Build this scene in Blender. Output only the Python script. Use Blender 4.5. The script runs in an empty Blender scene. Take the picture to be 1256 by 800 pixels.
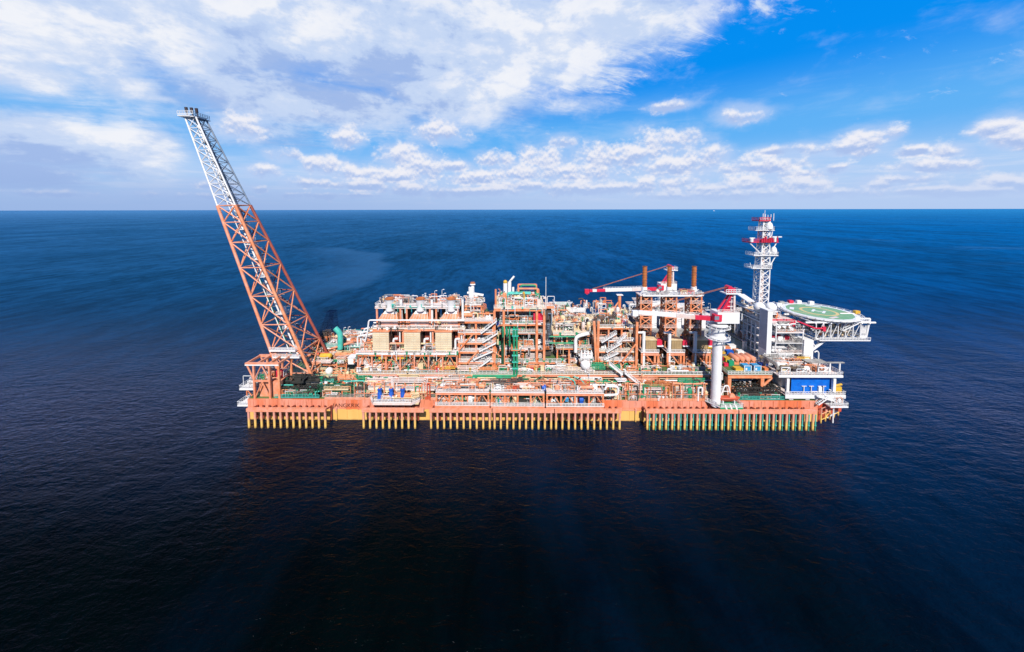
import bpy, math, random
from mathutils import Vector, Matrix, Euler
sc = bpy.context.scene
C = sc.collection
PI = math.pi
random.seed(7)

# ------------------------------------------------------------------ camera
F = 420.0                      # focal length in photo pixels (photo is 1256 wide)
PITCH, YAW, ROLL = math.radians(3.4), math.radians(0.55), math.radians(-0.10)
CAM = Vector((0, -115, 73.3))
cam_d = bpy.data.cameras.new('camera'); cam = bpy.data.objects.new('camera', cam_d); C.objects.link(cam)
cam_d.sensor_width = 36; cam_d.lens = 36 * F / 1256
cam_d.shift_y = -118 / 1256
cam_d.clip_start = 0.5; cam_d.clip_end = 400000
RM = Matrix.Rotation(YAW, 3, 'Z') @ Matrix.Rotation(PI / 2 - PITCH, 3, 'X') @ Matrix.Rotation(ROLL, 3, 'Z')
cam.matrix_world = Matrix.Translation(CAM) @ RM.to_4x4()
sc.camera = cam

def P(px, py, y):
    """the point of the vertical plane at depth y seen at a photo position"""
    d = RM @ Vector((px - 628, -(py - 282), -F))
    t = (y - CAM.y) / d.y
    return CAM + d * t
def Xp(px, py, y): return P(px, py, y).x
def Zp(py, y, px=628): return P(px, py, y).z

# ------------------------------------------------------------------ materials
MATS = {}
def paint(name, c, c2=None, rough=0.5, metal=0.0, scale=0.6, amt=0.55, dirt=0.25, streak=False, bump=0.0):
    m = bpy.data.materials.new(name); m.use_nodes = True
    nt = m.node_tree; n = nt.nodes; L = nt.links
    b = n['Principled BSDF']
    geo = n.new('ShaderNodeNewGeometry')
    vm = n.new('ShaderNodeVectorMath'); vm.operation = 'MULTIPLY'
    vm.inputs[1].default_value = (1, 1, 0.12) if streak else (1, 1, 1)
    L.new(geo.outputs['Position'], vm.inputs[0])
    no = n.new('ShaderNodeTexNoise'); no.inputs['Scale'].default_value = scale; no.inputs['Detail'].default_value = 4
    L.new(vm.outputs[0], no.inputs['Vector'])
    rp = n.new('ShaderNodeMapRange'); rp.inputs[1].default_value = 0.38; rp.inputs[2].default_value = 0.62
    L.new(no.outputs[0], rp.inputs[0])
    mix = n.new('ShaderNodeMix'); mix.data_type = 'RGBA'
    c2 = c2 or tuple(x * (1 - amt * 0.5) for x in c)
    mix.inputs[6].default_value = (*c, 1); mix.inputs[7].default_value = (*c2, 1)
    L.new(rp.outputs[0], mix.inputs[0])
    no2 = n.new('ShaderNodeTexNoise'); no2.inputs['Scale'].default_value = scale * 5; no2.inputs['Detail'].default_value = 5
    L.new(vm.outputs[0], no2.inputs['Vector'])
    r2 = n.new('ShaderNodeMapRange'); r2.inputs[1].default_value = 0.56; r2.inputs[2].default_value = 0.72
    r2.inputs[3].default_value = 0; r2.inputs[4].default_value = dirt
    L.new(no2.outputs[0], r2.inputs[0])
    mx2 = n.new('ShaderNodeMix'); mx2.data_type = 'RGBA'
    mx2.inputs[7].default_value = (0.16, 0.07, 0.03, 1)
    L.new(mix.outputs[2], mx2.inputs[6]); L.new(r2.outputs[0], mx2.inputs[0])
    L.new(mx2.outputs[2], b.inputs['Base Color'])
    b.inputs['Roughness'].default_value = rough; b.inputs['Metallic'].default_value = metal
    MATS[name] = m
    return m
ORANGE = paint('orange_paint', (0.83, 0.235, 0.085), (0.85, 0.36, 0.19))
SALMON = paint('salmon_paint', (0.87, 0.38, 0.25), (0.84, 0.29, 0.14))
DKORANGE = paint('dark_orange_and_shade', (0.42, 0.085, 0.045), (0.30, 0.07, 0.05))  # also the shade tone on the flare boom's far side
BROWN = paint('brown_stack_paint', (0.60, 0.19, 0.05), (0.44, 0.14, 0.05), dirt=0.3)
WHITE = paint('white_paint', (0.93, 0.92, 0.91), (0.88, 0.85, 0.83), dirt=0.10)
CREAM = paint('cream_insulation', (0.88, 0.72, 0.45), (0.82, 0.56, 0.30), dirt=0.3)
PINKW = paint('faded_pink_paint', (0.84, 0.60, 0.52), (0.80, 0.72, 0.68), dirt=0.2)
PINK = paint('faded_salmon_pink_paint', (0.90, 0.38, 0.26), (0.86, 0.30, 0.16), dirt=0.35)
BRBLUE = paint('bright_blue_paint', (0.0, 0.17, 0.72), (0.0, 0.13, 0.60), dirt=0.1)
SLATE = paint('slate_grey_and_shade', (0.16, 0.22, 0.30), (0.24, 0.28, 0.34), dirt=0.1)  # plain slate grey, also the shade tone of the boom's upper far side
STEEL = paint('galvanised_steel', (0.52, 0.50, 0.47), (0.36, 0.34, 0.31), rough=0.45, metal=0.2)
GREEN = paint('green_paint', (0.015, 0.36, 0.17), (0.02, 0.26, 0.12), dirt=0.15)
DKGREEN = paint('dark_green_paint', (0.012, 0.12, 0.055), (0.02, 0.07, 0.04))
TEAL = paint('turquoise_paint', (0.10, 0.60, 0.50), (0.07, 0.50, 0.40), dirt=0.08)
RED = paint('crimson_paint', (0.78, 0.03, 0.08), (0.70, 0.02, 0.06), dirt=0.1)
REDOR = paint('red_orange_paint', (0.72, 0.09, 0.035), (0.6, 0.12, 0.06))
BLUE = paint('blue_paint', (0.008, 0.12, 0.58), (0.01, 0.08, 0.42), dirt=0.08)
CYAN = paint('light_blue_paint', (0.05, 0.38, 0.72), (0.05, 0.30, 0.55), dirt=0.1)
YELLOW = paint('yellow_paint', (0.80, 0.48, 0.04), (0.7, 0.38, 0.05))
BLACK = paint('black_steel', (0.02, 0.024, 0.024), (0.05, 0.05, 0.045))
DARK = paint('dark_grey_and_shade', (0.07, 0.06, 0.055), (0.12, 0.08, 0.06))  # plain dark grey, also the shade tone in the module gaps
GRATE = paint('deck_grating', (0.42, 0.30, 0.15), (0.55, 0.30, 0.12), scale=0.4, dirt=0.5)
GRDECK = paint('green_deck_paint', (0.09, 0.20, 0.055), (0.13, 0.17, 0.07), dirt=0.35)
HELI = paint('helideck_green', (0.18, 0.42, 0.18), (0.28, 0.45, 0.24), dirt=0.25)
HYEL = paint('helideck_yellow', (0.82, 0.62, 0.22), (0.74, 0.56, 0.26), dirt=0.2)
TIP = paint('charred_metal', (0.03, 0.012, 0.012), (0.05, 0.03, 0.03))
LOUV = None

def louvre_mat(name, c, c2, step=0.9, vertical=False):
    m = paint(name, c, c2, dirt=0.2)
    nt = m.node_tree; n = nt.nodes; L = nt.links; b = n['Principled BSDF']
    src = b.inputs['Base Color'].links[0].from_socket
    geo = n.new('ShaderNodeNewGeometry'); sp = n.new('ShaderNodeSeparateXYZ'); L.new(geo.outputs['Position'], sp.inputs[0])
    def band(sock, st, w):
        d = n.new('ShaderNodeMath'); d.operation = 'DIVIDE'; d.inputs[1].default_value = st; L.new(sock, d.inputs[0])
        fr = n.new('ShaderNodeMath'); fr.operation = 'FRACT'; L.new(d.outputs[0], fr.inputs[0])
        ls = n.new('ShaderNodeMath'); ls.operation = 'LESS_THAN'; ls.inputs[1].default_value = w; L.new(fr.outputs[0], ls.inputs[0])
        return ls.outputs[0]
    f1 = band(sp.outputs[2], step, 0.28); f2 = band(sp.outputs[0], step * (2.9 if not vertical else 1.1), 0.05 if not vertical else .2)
    mxm = n.new('ShaderNodeMath'); mxm.operation = 'MAXIMUM'; L.new(f1, mxm.inputs[0]); L.new(f2, mxm.inputs[1])
    mm = n.new('ShaderNodeMath'); mm.operation = 'MULTIPLY'; mm.inputs[1].default_value = 0.42; L.new(mxm.outputs[0], mm.inputs[0])
    mx = n.new('ShaderNodeMix'); mx.data_type = 'RGBA'; mx.inputs[7].default_value = (c[0] * .35, c[1] * .3, c[2] * .3, 1)
    L.new(mm.outputs[0], mx.inputs[0]); L.new(src, mx.inputs[6]); L.new(mx.outputs[2], b.inputs['Base Color'])
    return m
LOUV = louvre_mat('beige_louvres', (0.84, 0.72, 0.52), (0.80, 0.66, 0.47), 0.85)
LOUV2 = louvre_mat('olive_louvres', (0.48, 0.33, 0.16), (0.40, 0.28, 0.14), 0.8, True)

def hull_mat():
    m = paint('hull_paint', (0.85, 0.19, 0.07), (0.88, 0.31, 0.18), scale=0.22, dirt=0.3, streak=True)
    nt = m.node_tree; n = nt.nodes; L = nt.links; b = n['Principled BSDF']
    src = b.inputs['Base Color'].links[0].from_socket
    geo = n.new('ShaderNodeNewGeometry'); sp = n.new('ShaderNodeSeparateXYZ'); L.new(geo.outputs['Position'], sp.inputs[0])
    no = n.new('ShaderNodeTexNoise'); no.inputs['Scale'].default_value = 0.35; no.inputs['Detail'].default_value = 4
    vm = n.new('ShaderNodeVectorMath'); vm.operation = 'MULTIPLY'; vm.inputs[1].default_value = (1, 1, 0.15)
    L.new(geo.outputs['Position'], vm.inputs[0]); L.new(vm.outputs[0], no.inputs['Vector'])
    ad = n.new('ShaderNodeMath'); ad.operation = 'MULTIPLY_ADD'; ad.inputs[1].default_value = 0.9; L.new(no.outputs[0], ad.inputs[0]); L.new(sp.outputs[2], ad.inputs[2])
    sn = n.new('ShaderNodeVectorMath'); sn.operation = 'SNAP'; sn.inputs[1].default_value = (4.1, 50, 2.4); L.new(geo.outputs['Position'], sn.inputs[0])
    wn = n.new('ShaderNodeTexWhiteNoise'); wn.noise_dimensions = '3D'; L.new(sn.outputs[0], wn.inputs['Vector'])
    pm = n.new('ShaderNodeMix'); pm.data_type = 'RGBA'; pm.blend_type = 'MIX'; pm.inputs[7].default_value = (0.90, 0.46, 0.38, 1)
    pf = n.new('ShaderNodeMapRange'); pf.inputs[1].default_value = .45; pf.inputs[2].default_value = 1; pf.inputs[4].default_value = .42; L.new(wn.outputs['Value'], pf.inputs[0])
    L.new(pf.outputs[0], pm.inputs[0]); L.new(src, pm.inputs[6]); src = pm.outputs[2]
    st = n.new('ShaderNodeTexNoise'); st.inputs['Scale'].default_value = 1.6; st.inputs['Detail'].default_value = 5; L.new(vm.outputs[0], st.inputs['Vector'])
    sf = n.new('ShaderNodeMapRange'); sf.inputs[1].default_value = .55; sf.inputs[2].default_value = .68; sf.inputs[4].default_value = .55; L.new(st.outputs[0], sf.inputs[0])
    sm = n.new('ShaderNodeMix'); sm.data_type = 'RGBA'; sm.inputs[7].default_value = (0.46, 0.12, 0.05, 1); L.new(sf.outputs[0], sm.inputs[0]); L.new(src, sm.inputs[6]); src = sm.outputs[2]
    lt = n.new('ShaderNodeMapRange'); lt.inputs[1].default_value = 4.15; lt.inputs[2].default_value = 4.3; lt.inputs[3].default_value = 1; lt.inputs[4].default_value = 0
    L.new(ad.outputs[0], lt.inputs[0])
    ycol = n.new('ShaderNodeMix'); ycol.data_type = 'RGBA'; ycol.inputs[6].default_value = (0.84, 0.42, 0.10, 1); ycol.inputs[7].default_value = (0.90, 0.58, 0.18, 1)
    L.new(no.outputs[0], ycol.inputs[0])
    mx = n.new('ShaderNodeMix'); mx.data_type = 'RGBA'; L.new(lt.outputs[0], mx.inputs[0]); L.new(src, mx.inputs[6]); L.new(ycol.outputs[2], mx.inputs[7])
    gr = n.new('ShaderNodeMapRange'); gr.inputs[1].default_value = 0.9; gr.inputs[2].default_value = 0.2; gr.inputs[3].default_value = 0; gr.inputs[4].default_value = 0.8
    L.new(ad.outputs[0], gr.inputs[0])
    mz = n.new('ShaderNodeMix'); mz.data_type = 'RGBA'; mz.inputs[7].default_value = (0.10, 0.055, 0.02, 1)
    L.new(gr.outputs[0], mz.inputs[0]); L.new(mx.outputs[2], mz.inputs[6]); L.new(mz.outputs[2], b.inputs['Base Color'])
    return m
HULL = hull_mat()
def two_tone(name, top, bot, z0, z1):
    m = paint(name, top, tuple(min(1, x * 1.1) for x in top), dirt=0.3)
    nt = m.node_tree; n = nt.nodes; L = nt.links; b = n['Principled BSDF']
    src = b.inputs['Base Color'].links[0].from_socket
    geo = n.new('ShaderNodeNewGeometry'); sp = n.new('ShaderNodeSeparateXYZ'); L.new(geo.outputs['Position'], sp.inputs[0])
    r = n.new('ShaderNodeMapRange'); r.inputs[1].default_value = z1; r.inputs[2].default_value = z0; L.new(sp.outputs[2], r.inputs[0])
    mx = n.new('ShaderNodeMix'); mx.data_type = 'RGBA'; mx.inputs[7].default_value = (*bot, 1)
    L.new(r.outputs[0], mx.inputs[0]); L.new(src, mx.inputs[6])
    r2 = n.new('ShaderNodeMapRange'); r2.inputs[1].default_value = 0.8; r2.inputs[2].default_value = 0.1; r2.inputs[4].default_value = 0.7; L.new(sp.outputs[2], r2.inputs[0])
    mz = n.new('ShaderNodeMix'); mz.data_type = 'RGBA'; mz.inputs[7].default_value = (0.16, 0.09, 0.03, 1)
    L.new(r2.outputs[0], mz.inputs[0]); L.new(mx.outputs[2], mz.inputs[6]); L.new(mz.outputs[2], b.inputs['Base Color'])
    return m
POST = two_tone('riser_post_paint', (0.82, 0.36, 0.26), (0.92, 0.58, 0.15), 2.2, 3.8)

# ------------------------------------------------------------------ mesh building
class MB:
    def __init__(s): s.v = []; s.f = []
    def add(s, vs, fs):
        o = len(s.v); s.v.extend(tuple(v) for v in vs); s.f.extend(tuple(i + o for i in f) for f in fs); return s
    def box(s, x0, x1, y0, y1, z0, z1):
        v = [(x0, y0, z0), (x1, y0, z0), (x1, y1, z0), (x0, y1, z0), (x0, y0, z1), (x1, y0, z1), (x1, y1, z1), (x0, y1, z1)]
        return s.add(v, [(0, 3, 2, 1), (4, 5, 6, 7), (0, 1, 5, 4), (1, 2, 6, 5), (2, 3, 7, 6), (3, 0, 4, 7)])
    def bar(s, p, q, w, h=None):
        p, q = Vector(p), Vector(q); h = h or w; d = q - p
        if d.length < 1e-6: return s
        d.normalize(); up = Vector((0, 0, 1)) if abs(d.z) < .95 else Vector((0, 1, 0))
        a = d.cross(up).normalized() * (w / 2); b = a.cross(d).normalized() * (h / 2)
        v = [p - a - b, p + a - b, p + a + b, p - a + b, q - a - b, q + a - b, q + a + b, q - a + b]
        return s.add(v, [(0, 1, 2, 3), (7, 6, 5, 4), (0, 4, 5, 1), (1, 5, 6, 2), (2, 6, 7, 3), (3, 7, 4, 0)])
    def ibeam(s, p, q, h, w):
        p, q = Vector(p), Vector(q); up = Vector((0, 0, h / 2 - .05))
        s.bar(p + up, q + up, w, .1); s.bar(p - up, q - up, w, .1); return s.bar(p, q, .1, h - .2)
    def tube(s, p, q, r, n=8, r2=None):
        p, q = Vector(p), Vector(q); r2 = r if r2 is None else r2; d = q - p
        if d.length < 1e-6: return s
        d.normalize(); up = Vector((0, 0, 1)) if abs(d.z) < .95 else Vector((0, 1, 0))
        a = d.cross(up).normalized(); b = a.cross(d)
        v = []
        for c, rr in ((p, r), (q, r2)):
            for k in range(n):
                t = 2 * PI * k / n; v.append(c + (a * math.cos(t) + b * math.sin(t)) * rr)
        f = [(k, k + n, (k + 1) % n + n, (k + 1) % n) for k in range(n)]
        f.append(tuple(range(n))); f.append(tuple(range(2 * n - 1, n - 1, -1)))
        return s.add(v, f)
    def path(s, pts, r, n=6):
        pts = [Vector(p) for p in pts]
        # round the corners a little
        q = [pts[0]]
        for i in range(1, len(pts) - 1):
            a, b, c = pts[i - 1], pts[i], pts[i + 1]
            t = min(r * 2.2, (a - b).length * .4, (c - b).length * .4)
            p1 = b + (a - b).normalized() * t; p2 = b + (c - b).normalized() * t
            q += [p1, (p1 + p2) / 2 * .5 + b * .5, p2]
        q.append(pts[-1])
        rings = []
        ref = Vector((.13, .21, .97)).normalized()
        v = []
        for i, c in enumerate(q):
            d = ((q[i + 1] - c) if i == 0 else (c - q[i - 1]) if i == len(q) - 1 else (q[i + 1] - q[i - 1]))
            d.normalize()
            a = ref - d * ref.dot(d)
            if a.length < .1: a = Vector((1, 0, 0)) - d * d.x
            a.normalize(); ref = a; b = a.cross(d)
            for k in range(n):
                t = 2 * PI * k / n; v.append(c + (a * math.cos(t) + b * math.sin(t)) * r)
        f = []
        for i in range(len(q) - 1):
            for k in range(n):
                f.append((i * n + k, (i + 1) * n + k, (i + 1) * n + (k + 1) % n, i * n + (k + 1) % n))
        f.append(tuple(range(n))); f.append(tuple(range(len(q) * n - 1, (len(q) - 1) * n - 1, -1)))
        return s.add(v, f)
    def lathe(s, c, prof, n=14, axis='Z'):
        v = []
        for r, z in prof:
            for k in range(n):
                t = 2 * PI * k / n; x, y = r * math.cos(t), r * math.sin(t)
                v.append((c[0] + x, c[1] + y, c[2] + z) if axis == 'Z' else (c[0] + z, c[1] + x, c[2] + y) if axis == 'X' else (c[0] + x, c[1] + z, c[2] + y))
        f = []
        for i in range(len(prof) - 1):
            for k in range(n):
                f.append((i * n + k, i * n + (k + 1) % n, (i + 1) * n + (k + 1) % n, (i + 1) * n + k))
        f.append(tuple(range(n - 1, -1, -1))); f.append(tuple((len(prof) - 1) * n + k for k in range(n)))
        return s.add(v, f)
    def sphere(s, c, r, n=16):
        return s.lathe(c, [(max(.001, r * math.sin(PI * i / (n // 2))), -r * math.cos(PI * i / (n // 2))) for i in range(n // 2 + 1)], n)
    def prism(s, poly, z0, z1):
        n = len(poly)
        v = [(x, y, z0) for x, y in poly] + [(x, y, z1) for x, y in poly]
        f = [(k, (k + 1) % n, (k + 1) % n + n, k + n) for k in range(n)]
        f.append(tuple(range(n - 1, -1, -1))); f.append(tuple(range(n, 2 * n)))
        return s.add(v, f)
    def frustum(s, a, b):
        """a, b = (x0,x1,y0,y1,z)"""
        v = [(a[0], a[2], a[4]), (a[1], a[2], a[4]), (a[1], a[3], a[4]), (a[0], a[3], a[4]), (b[0], b[2], b[4]), (b[1], b[2], b[4]), (b[1], b[3], b[4]), (b[0], b[3], b[4])]
        return s.add(v, [(0, 3, 2, 1), (4, 5, 6, 7), (0, 1, 5, 4), (1, 2, 6, 5), (2, 3, 7, 6), (3, 0, 4, 7)])
    def rail(s, pts, h=1.15, step=1.6, w=0.11):
        pts = [Vector(p) for p in pts]
        for a, b in zip(pts, pts[1:]):
            L = (b - a).length; n = max(1, round(L / step))
            for k in range(n + 1):
                p = a.lerp(b, k / n); s.bar(p, p + Vector((0, 0, h)), w)
            for hh in (h, h * .55):
                s.bar(a + Vector((0, 0, hh)), b + Vector((0, 0, hh)), w)
            s.bar(a + Vector((0, 0, .1)), b + Vector((0, 0, .1)), .04, .2)
        return s
    def build(s, name, mat, parent=None, smooth=False):
        me = bpy.data.meshes.new(name)
        if parent is None:
            xs = [v[0] for v in s.v]; ys = [v[1] for v in s.v]; zs = [v[2] for v in s.v]
            off = Vector(((min(xs) + max(xs)) / 2, (min(ys) + max(ys)) / 2, min(zs)))
        else:
            off = WL[parent.name]
        me.from_pydata([(v[0] - off.x, v[1] - off.y, v[2] - off.z) for v in s.v], [], s.f)
        me.materials.append(mat)
        if smooth: me.polygons.foreach_set('use_smooth', [True] * len(me.polygons)); me.update(); me.set_sharp_from_angle(angle=math.radians(38))
        o = bpy.data.objects.new(name, me); C.objects.link(o)
        if parent is None: o.location = off; WL[o.name] = off
        else: o.parent = parent; WL[o.name] = off
        return o
WL = {}   # where each thing's origin stands
def tag(o, label=None, cat=None, group=None, kind=None):
    if label: o['label'] = label
    if cat: o['category'] = cat
    if group: o['group'] = group
    if kind: o['kind'] = kind
    return o
def thing(name, label, cat, loc, group=None):
    o = bpy.data.objects.new(name, None); C.objects.link(o); o.location = Vector(loc); WL[o.name] = Vector(loc)
    o.empty_display_size = 1
    return tag(o, label, cat, group)
def copy_thing(root, d, label, group=None):
    r = root.copy(); C.objects.link(r); r.location = root.location + Vector(d); r['label'] = label
    if group: r['group'] = group
    WL[r.name] = WL[root.name] + Vector(d)
    for ch in list(root.children):
        c = ch.copy(); C.objects.link(c); c.parent = r
        for g in list(ch.children):
            e = g.copy(); C.objects.link(e); e.parent = c
    return r

# ------------------------------------------------------------------ pieces used again and again
RND = random.Random(11)
def deck_level(t, x0, x1, y0, y1, z, zc=None, beam=ORANGE, plate=GRATE, rails='FLR', colm=None, nx=3, ny=2, bh=0.7, brace=True, railm=WHITE, colw=0.6):
    MB().box(x0, x1, y0, y1, z - .12, z).build('deck_plate', plate, t)
    m = MB()
    for y in (y0 + .12, y1 - .12): m.ibeam((x0, y, z - .13 - bh / 2), (x1, y, z - .13 - bh / 2), bh, .35)
    k = max(2, int((x1 - x0) / 4))
    for i in range(k + 1):
        x = x0 + .2 + (x1 - x0 - .4) * i / k; m.bar((x, y0 + .3, z - .14 - bh / 2), (x, y1 - .3, z - .14 - bh / 2), .22, bh * .9)
    m.build('edge_beam', beam, t)
    r = MB()
    if 'F' in rails: r.rail([(x0 + .05, y0 + .05, z), (x1 - .05, y0 + .05, z)])
    if 'B' in rails: r.rail([(x0 + .05, y1 - .05, z), (x1 - .05, y1 - .05, z)])
    if 'L' in rails: r.rail([(x0 + .05, y0 + .05, z), (x0 + .05, y1 - .05, z)])
    if 'R' in rails: r.rail([(x1 - .05, y0 + .05, z), (x1 - .05, y1 - .05, z)])
    if r.v: r.build('handrail', railm, t)
    rr_ = random.Random(int(abs(x0) * 13 + z * 7)); L_ = x1 - x0
    for mt in (WHITE, STEEL, rr_.choice((GREEN, TEAL, CREAM, YELLOW, DARK))):
        q = MB()
        for k in range(max(2, int(L_ / 4))):
            x = x0 + rr_.random() * L_; y = y0 - .25; kk = rr_.random()
            if kk < .4: q.box(x, x + rr_.uniform(.3, .9), y - .1, y0 - .02, z - rr_.uniform(0, .4), z + rr_.uniform(.4, 1.1))
            elif kk < .75: x2 = min(x1, x + rr_.uniform(1, 5)); q.path([(x, y, z - rr_.uniform(.8, 2.6)), (x, y, z - .2), (x2, y, z - .2), (x2, y, z - rr_.uniform(.5, 2.6))], .1, 5)
            else: q.tube((x, y, z - 2.4), (x, y, z + .4), .13, 6); q.tube((x, y - .15, z + .2), (x, y + .15, z + .2), .3, 8)
        q.build('edge_fitting', mt, t)
    if zc is not None:
        colm = colm or beam; top = z - .14 - bh
        for i in range(nx):
            for j in range(ny):
                x = x0 + .5 + (x1 - x0 - 1) * i / max(1, nx - 1); y = y0 + .5 + (y1 - y0 - 1) * j / max(1, ny - 1)
                MB().box(x - colw / 2, x + colw / 2, y - colw / 2, y + colw / 2, zc, top).build('column', colm, t)
        if brace:
            b = MB()
            for i in range(nx - 1):
                xa = x0 + .5 + (x1 - x0 - 1) * i / (nx - 1); xb = x0 + .5 + (x1 - x0 - 1) * (i + 1) / (nx - 1)
                yy = y0 + .5
                if i % 2 == 0: b.tube((xa, yy, zc + .3), ((xa + xb) / 2, yy, top), .16, 6); b.tube((xb, yy, zc + .3), ((xa + xb) / 2, yy, top), .16, 6)
                else: b.tube((xa, yy, zc + .3), (xb, yy, top), .16, 6)
            if b.v: b.build('brace', beam, t)

PAL_MIX = [(ORANGE, 4), (SALMON, 2.5), (WHITE, 5), (CREAM, 5), (STEEL, 4), (GREEN, 2.8), (YELLOW, .6), (PINKW, 3), (DKGREEN, 1), (DARK, 2.5), (YELLOW, .3), (BLUE, .2), (RED, .25)]
PAL_GREEN = [(GREEN, 4), (TEAL, 1.6), (DKGREEN, 6), (DARK, 5), (STEEL, 2), (WHITE, 1), (ORANGE, 1.4)]
PAL_WARM = [(ORANGE, 4.5), (SALMON, 4), (PINKW, 4), (CREAM, 4), (WHITE, 4.5), (STEEL, 2), (DARK, 2.5), (REDOR, 1.2), (BROWN, 1), (GREEN, 1.2), (YELLOW, .5)]
PAL_WHITE = [(WHITE, 8), (PINKW, 2), (STEEL, 3), (CREAM, 2), (RED, .12), (DARK, 1.2), (ORANGE, .4)]
PAL_BLACK = [(BLACK, 5), (DARK, 4), (GREEN, 1.5), (DKGREEN, 3), (STEEL, .8), (WHITE, .3)]
def pick(pal, r):
    t = r.random() * sum(w for _, w in pal)
    for m, w in pal:
        t -= w
        if t <= 0: return m
    return pal[-1][0]

def k_pipe(t, B, r, m):
    x0, x1, y0, y1, z0, z1 = B
    U = r.uniform; rad = U(.09, .26); nb = r.choice((1, 1, 2, 3, 4)); 
    if nb > 1: rad = min(rad, .17)
    y = U(y0, y1); z = U(z0 + .4, z1)
    a = U(x0, x1); L = U(.25, .9) * min(x1 - x0, 12); b = min(x1, max(x0, a + L * r.choice((-1, 1))))
    if abs(b - a) < 1.5: b = min(x1, a + 2) if a < (x0 + x1) / 2 else max(x0, a - 2)
    m_ = MB(); up = r.random() < .6; zu = U(z0, z); k = r.random(); ze = U(z0, z1); yb = U(y0, y1); g = rad * 2 + .12; sg = 1 if b > a else -1
    for q in range(nb):
        o = q * g; pts = []
        if up: pts.append((a - sg * o, y + o * .3, zu))
        pts += [(a - sg * o, y + o * .3, z + o), (b + sg * o * .5, y + o * .3, z + o)]
        if k < .4: pts.append((b + sg * o * .5, y + o * .3, ze))
        elif k < .8: pts += [(b + sg * o * .5, yb, z + o), (b + sg * o * .5, yb, ze)]
        m_.path(pts, rad, 5 if rad < .15 else 6)
        for w_ in range(int(abs(b - a) / 3)):
            x = a + (b - a) * (w_ + .5) / max(1, int(abs(b - a) / 3)); m_.tube((x - .09, y + o * .3, z + o), (x + .09, y + o * .3, z + o), rad * 1.6, 7)
    if r.random() < .5:
        x = (a + b) / 2; m_.tube((x, y, z), (x, y - .1, z + .9 + nb * g), .07, 5); m_.tube((x, y - .1, z + .85 + nb * g), (x, y - .1, z + .95 + nb * g), .35, 8)
    m_.build('pipe', m, t)
def k_skid(t, B, r, m):
    """a little skid: open frame, a pot or two, looping small-bore pipe, a valve wheel"""
    x0, x1, y0, y1, z0, z1 = B; w = r.uniform(1.8, 3.4); h = min(max(1.4, z1 - z0), r.uniform(1.8, 3.2)); d = r.uniform(.8, 1.6)
    x = r.uniform(x0, max(x0, x1 - w)); y = r.uniform(y0, max(y0, y1 - d)); p = MB()
    for xx in (x, x + w):
        for yy in (y, y + d): p.bar((xx, yy, z0), (xx, yy, z0 + h), .11)
    for zz_ in (z0 + .1, z0 + h): p.bar((x, y, zz_), (x + w, y, zz_), .12); p.bar((x, y + d, zz_), (x + w, y + d, zz_), .12); p.bar((x, y, zz_), (x, y + d, zz_), .12); p.bar((x + w, y, zz_), (x + w, y + d, zz_), .12)
    p.build('skid_frame', r.choice((ORANGE, SALMON, WHITE, STEEL, PINKW)), t)
    p = MB()
    for q in range(r.choice((1, 2, 3))):
        rr = r.uniform(.22, .5); xx = x + .5 + (w - 1) * r.random(); hh = h * r.uniform(.5, .9); p.lathe((xx, y + d / 2, z0 + .1), [(rr * .6, 0), (rr, .2), (rr, hh - .3), (rr * .5, hh), (.1, hh + .1)], 9)
    yy = y - .05
    for q in range(2):
        zz_ = z0 + h * r.uniform(.3, .9); p.path([(x + .2, yy, z0 + .3), (x + .2 + q * .3, yy, zz_), (x + w - .2, yy, zz_), (x + w - .2, yy, z0 + .2)], .09, 5)
    p.tube((x + w * .5, yy, z0 + h * .5), (x + w * .5, yy - .1, z0 + h * .5), .32, 8)
    p.build('skid_equipment', m, t)
def k_riser(t, B, r, m):
    x0, x1, y0, y1, z0, z1 = B; x = r.uniform(x0, x1); y = r.uniform(y0, y1); rad = r.uniform(.1, .3); zt = r.uniform(z0 + (z1 - z0) * .5, z1)
    pts = [(x, y, z0), (x, y, zt), (x + r.uniform(-2, 2), y, zt), ]
    if r.random() < .5: pts.append((pts[-1][0], y, r.uniform(z0, zt)))
    MB().path(pts, rad).build('pipe', m, t)
def k_vessel(t, B, r, m):
    x0, x1, y0, y1, z0, z1 = B; rad = r.uniform(.5, 1.1); h = min(z1 - z0, r.uniform(2, 4.5)); x = r.uniform(x0 + rad, max(x0 + rad + .1, x1 - rad)); y = r.uniform(y0 + rad, max(y0 + rad + .1, y1 - rad))
    v_ = MB().lathe((x, y, z0), [(rad * .5, 0), (rad, .5), (rad, h - .5), (rad * .8, h - .2), (rad * .4, h), (.15, h + .05)], 12).build('vessel', m, t, True)
    n = MB().tube((x, y, z0 + h), (x, y, z0 + h + .5), .15); n.tube((x, y, z0 + h + .4), (x, y, z0 + h + .5), .3)
    n.tube((x, y - rad, z0 + h * .4), (x, y - rad - .35, z0 + h * .4), .18); n.build('nozzle', STEEL, v_)
def k_drum(t, B, r, m):
    x0, x1, y0, y1, z0, z1 = B; rad = r.uniform(.5, 1.0); L = min(x1 - x0 - .5, r.uniform(2.5, 6)); x = r.uniform(x0, x1 - L); y = r.uniform(y0 + rad, max(y0 + rad + .1, y1 - rad)); z = z0 + rad + .7
    v_ = MB().lathe((x, y, z), [(.1, 0), (rad * .6, .12), (rad, .45), (rad, L - .45), (rad * .6, L - .12), (.1, L)], 12, 'X').build('drum_vessel', m, t, True)
    s = MB()
    for q in (.22, .78): s.box(x + L * q - .15, x + L * q + .15, y - rad * .8, y + rad * .8, z0, z - rad * .45)
    s.build('saddle', ORANGE, v_)
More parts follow.
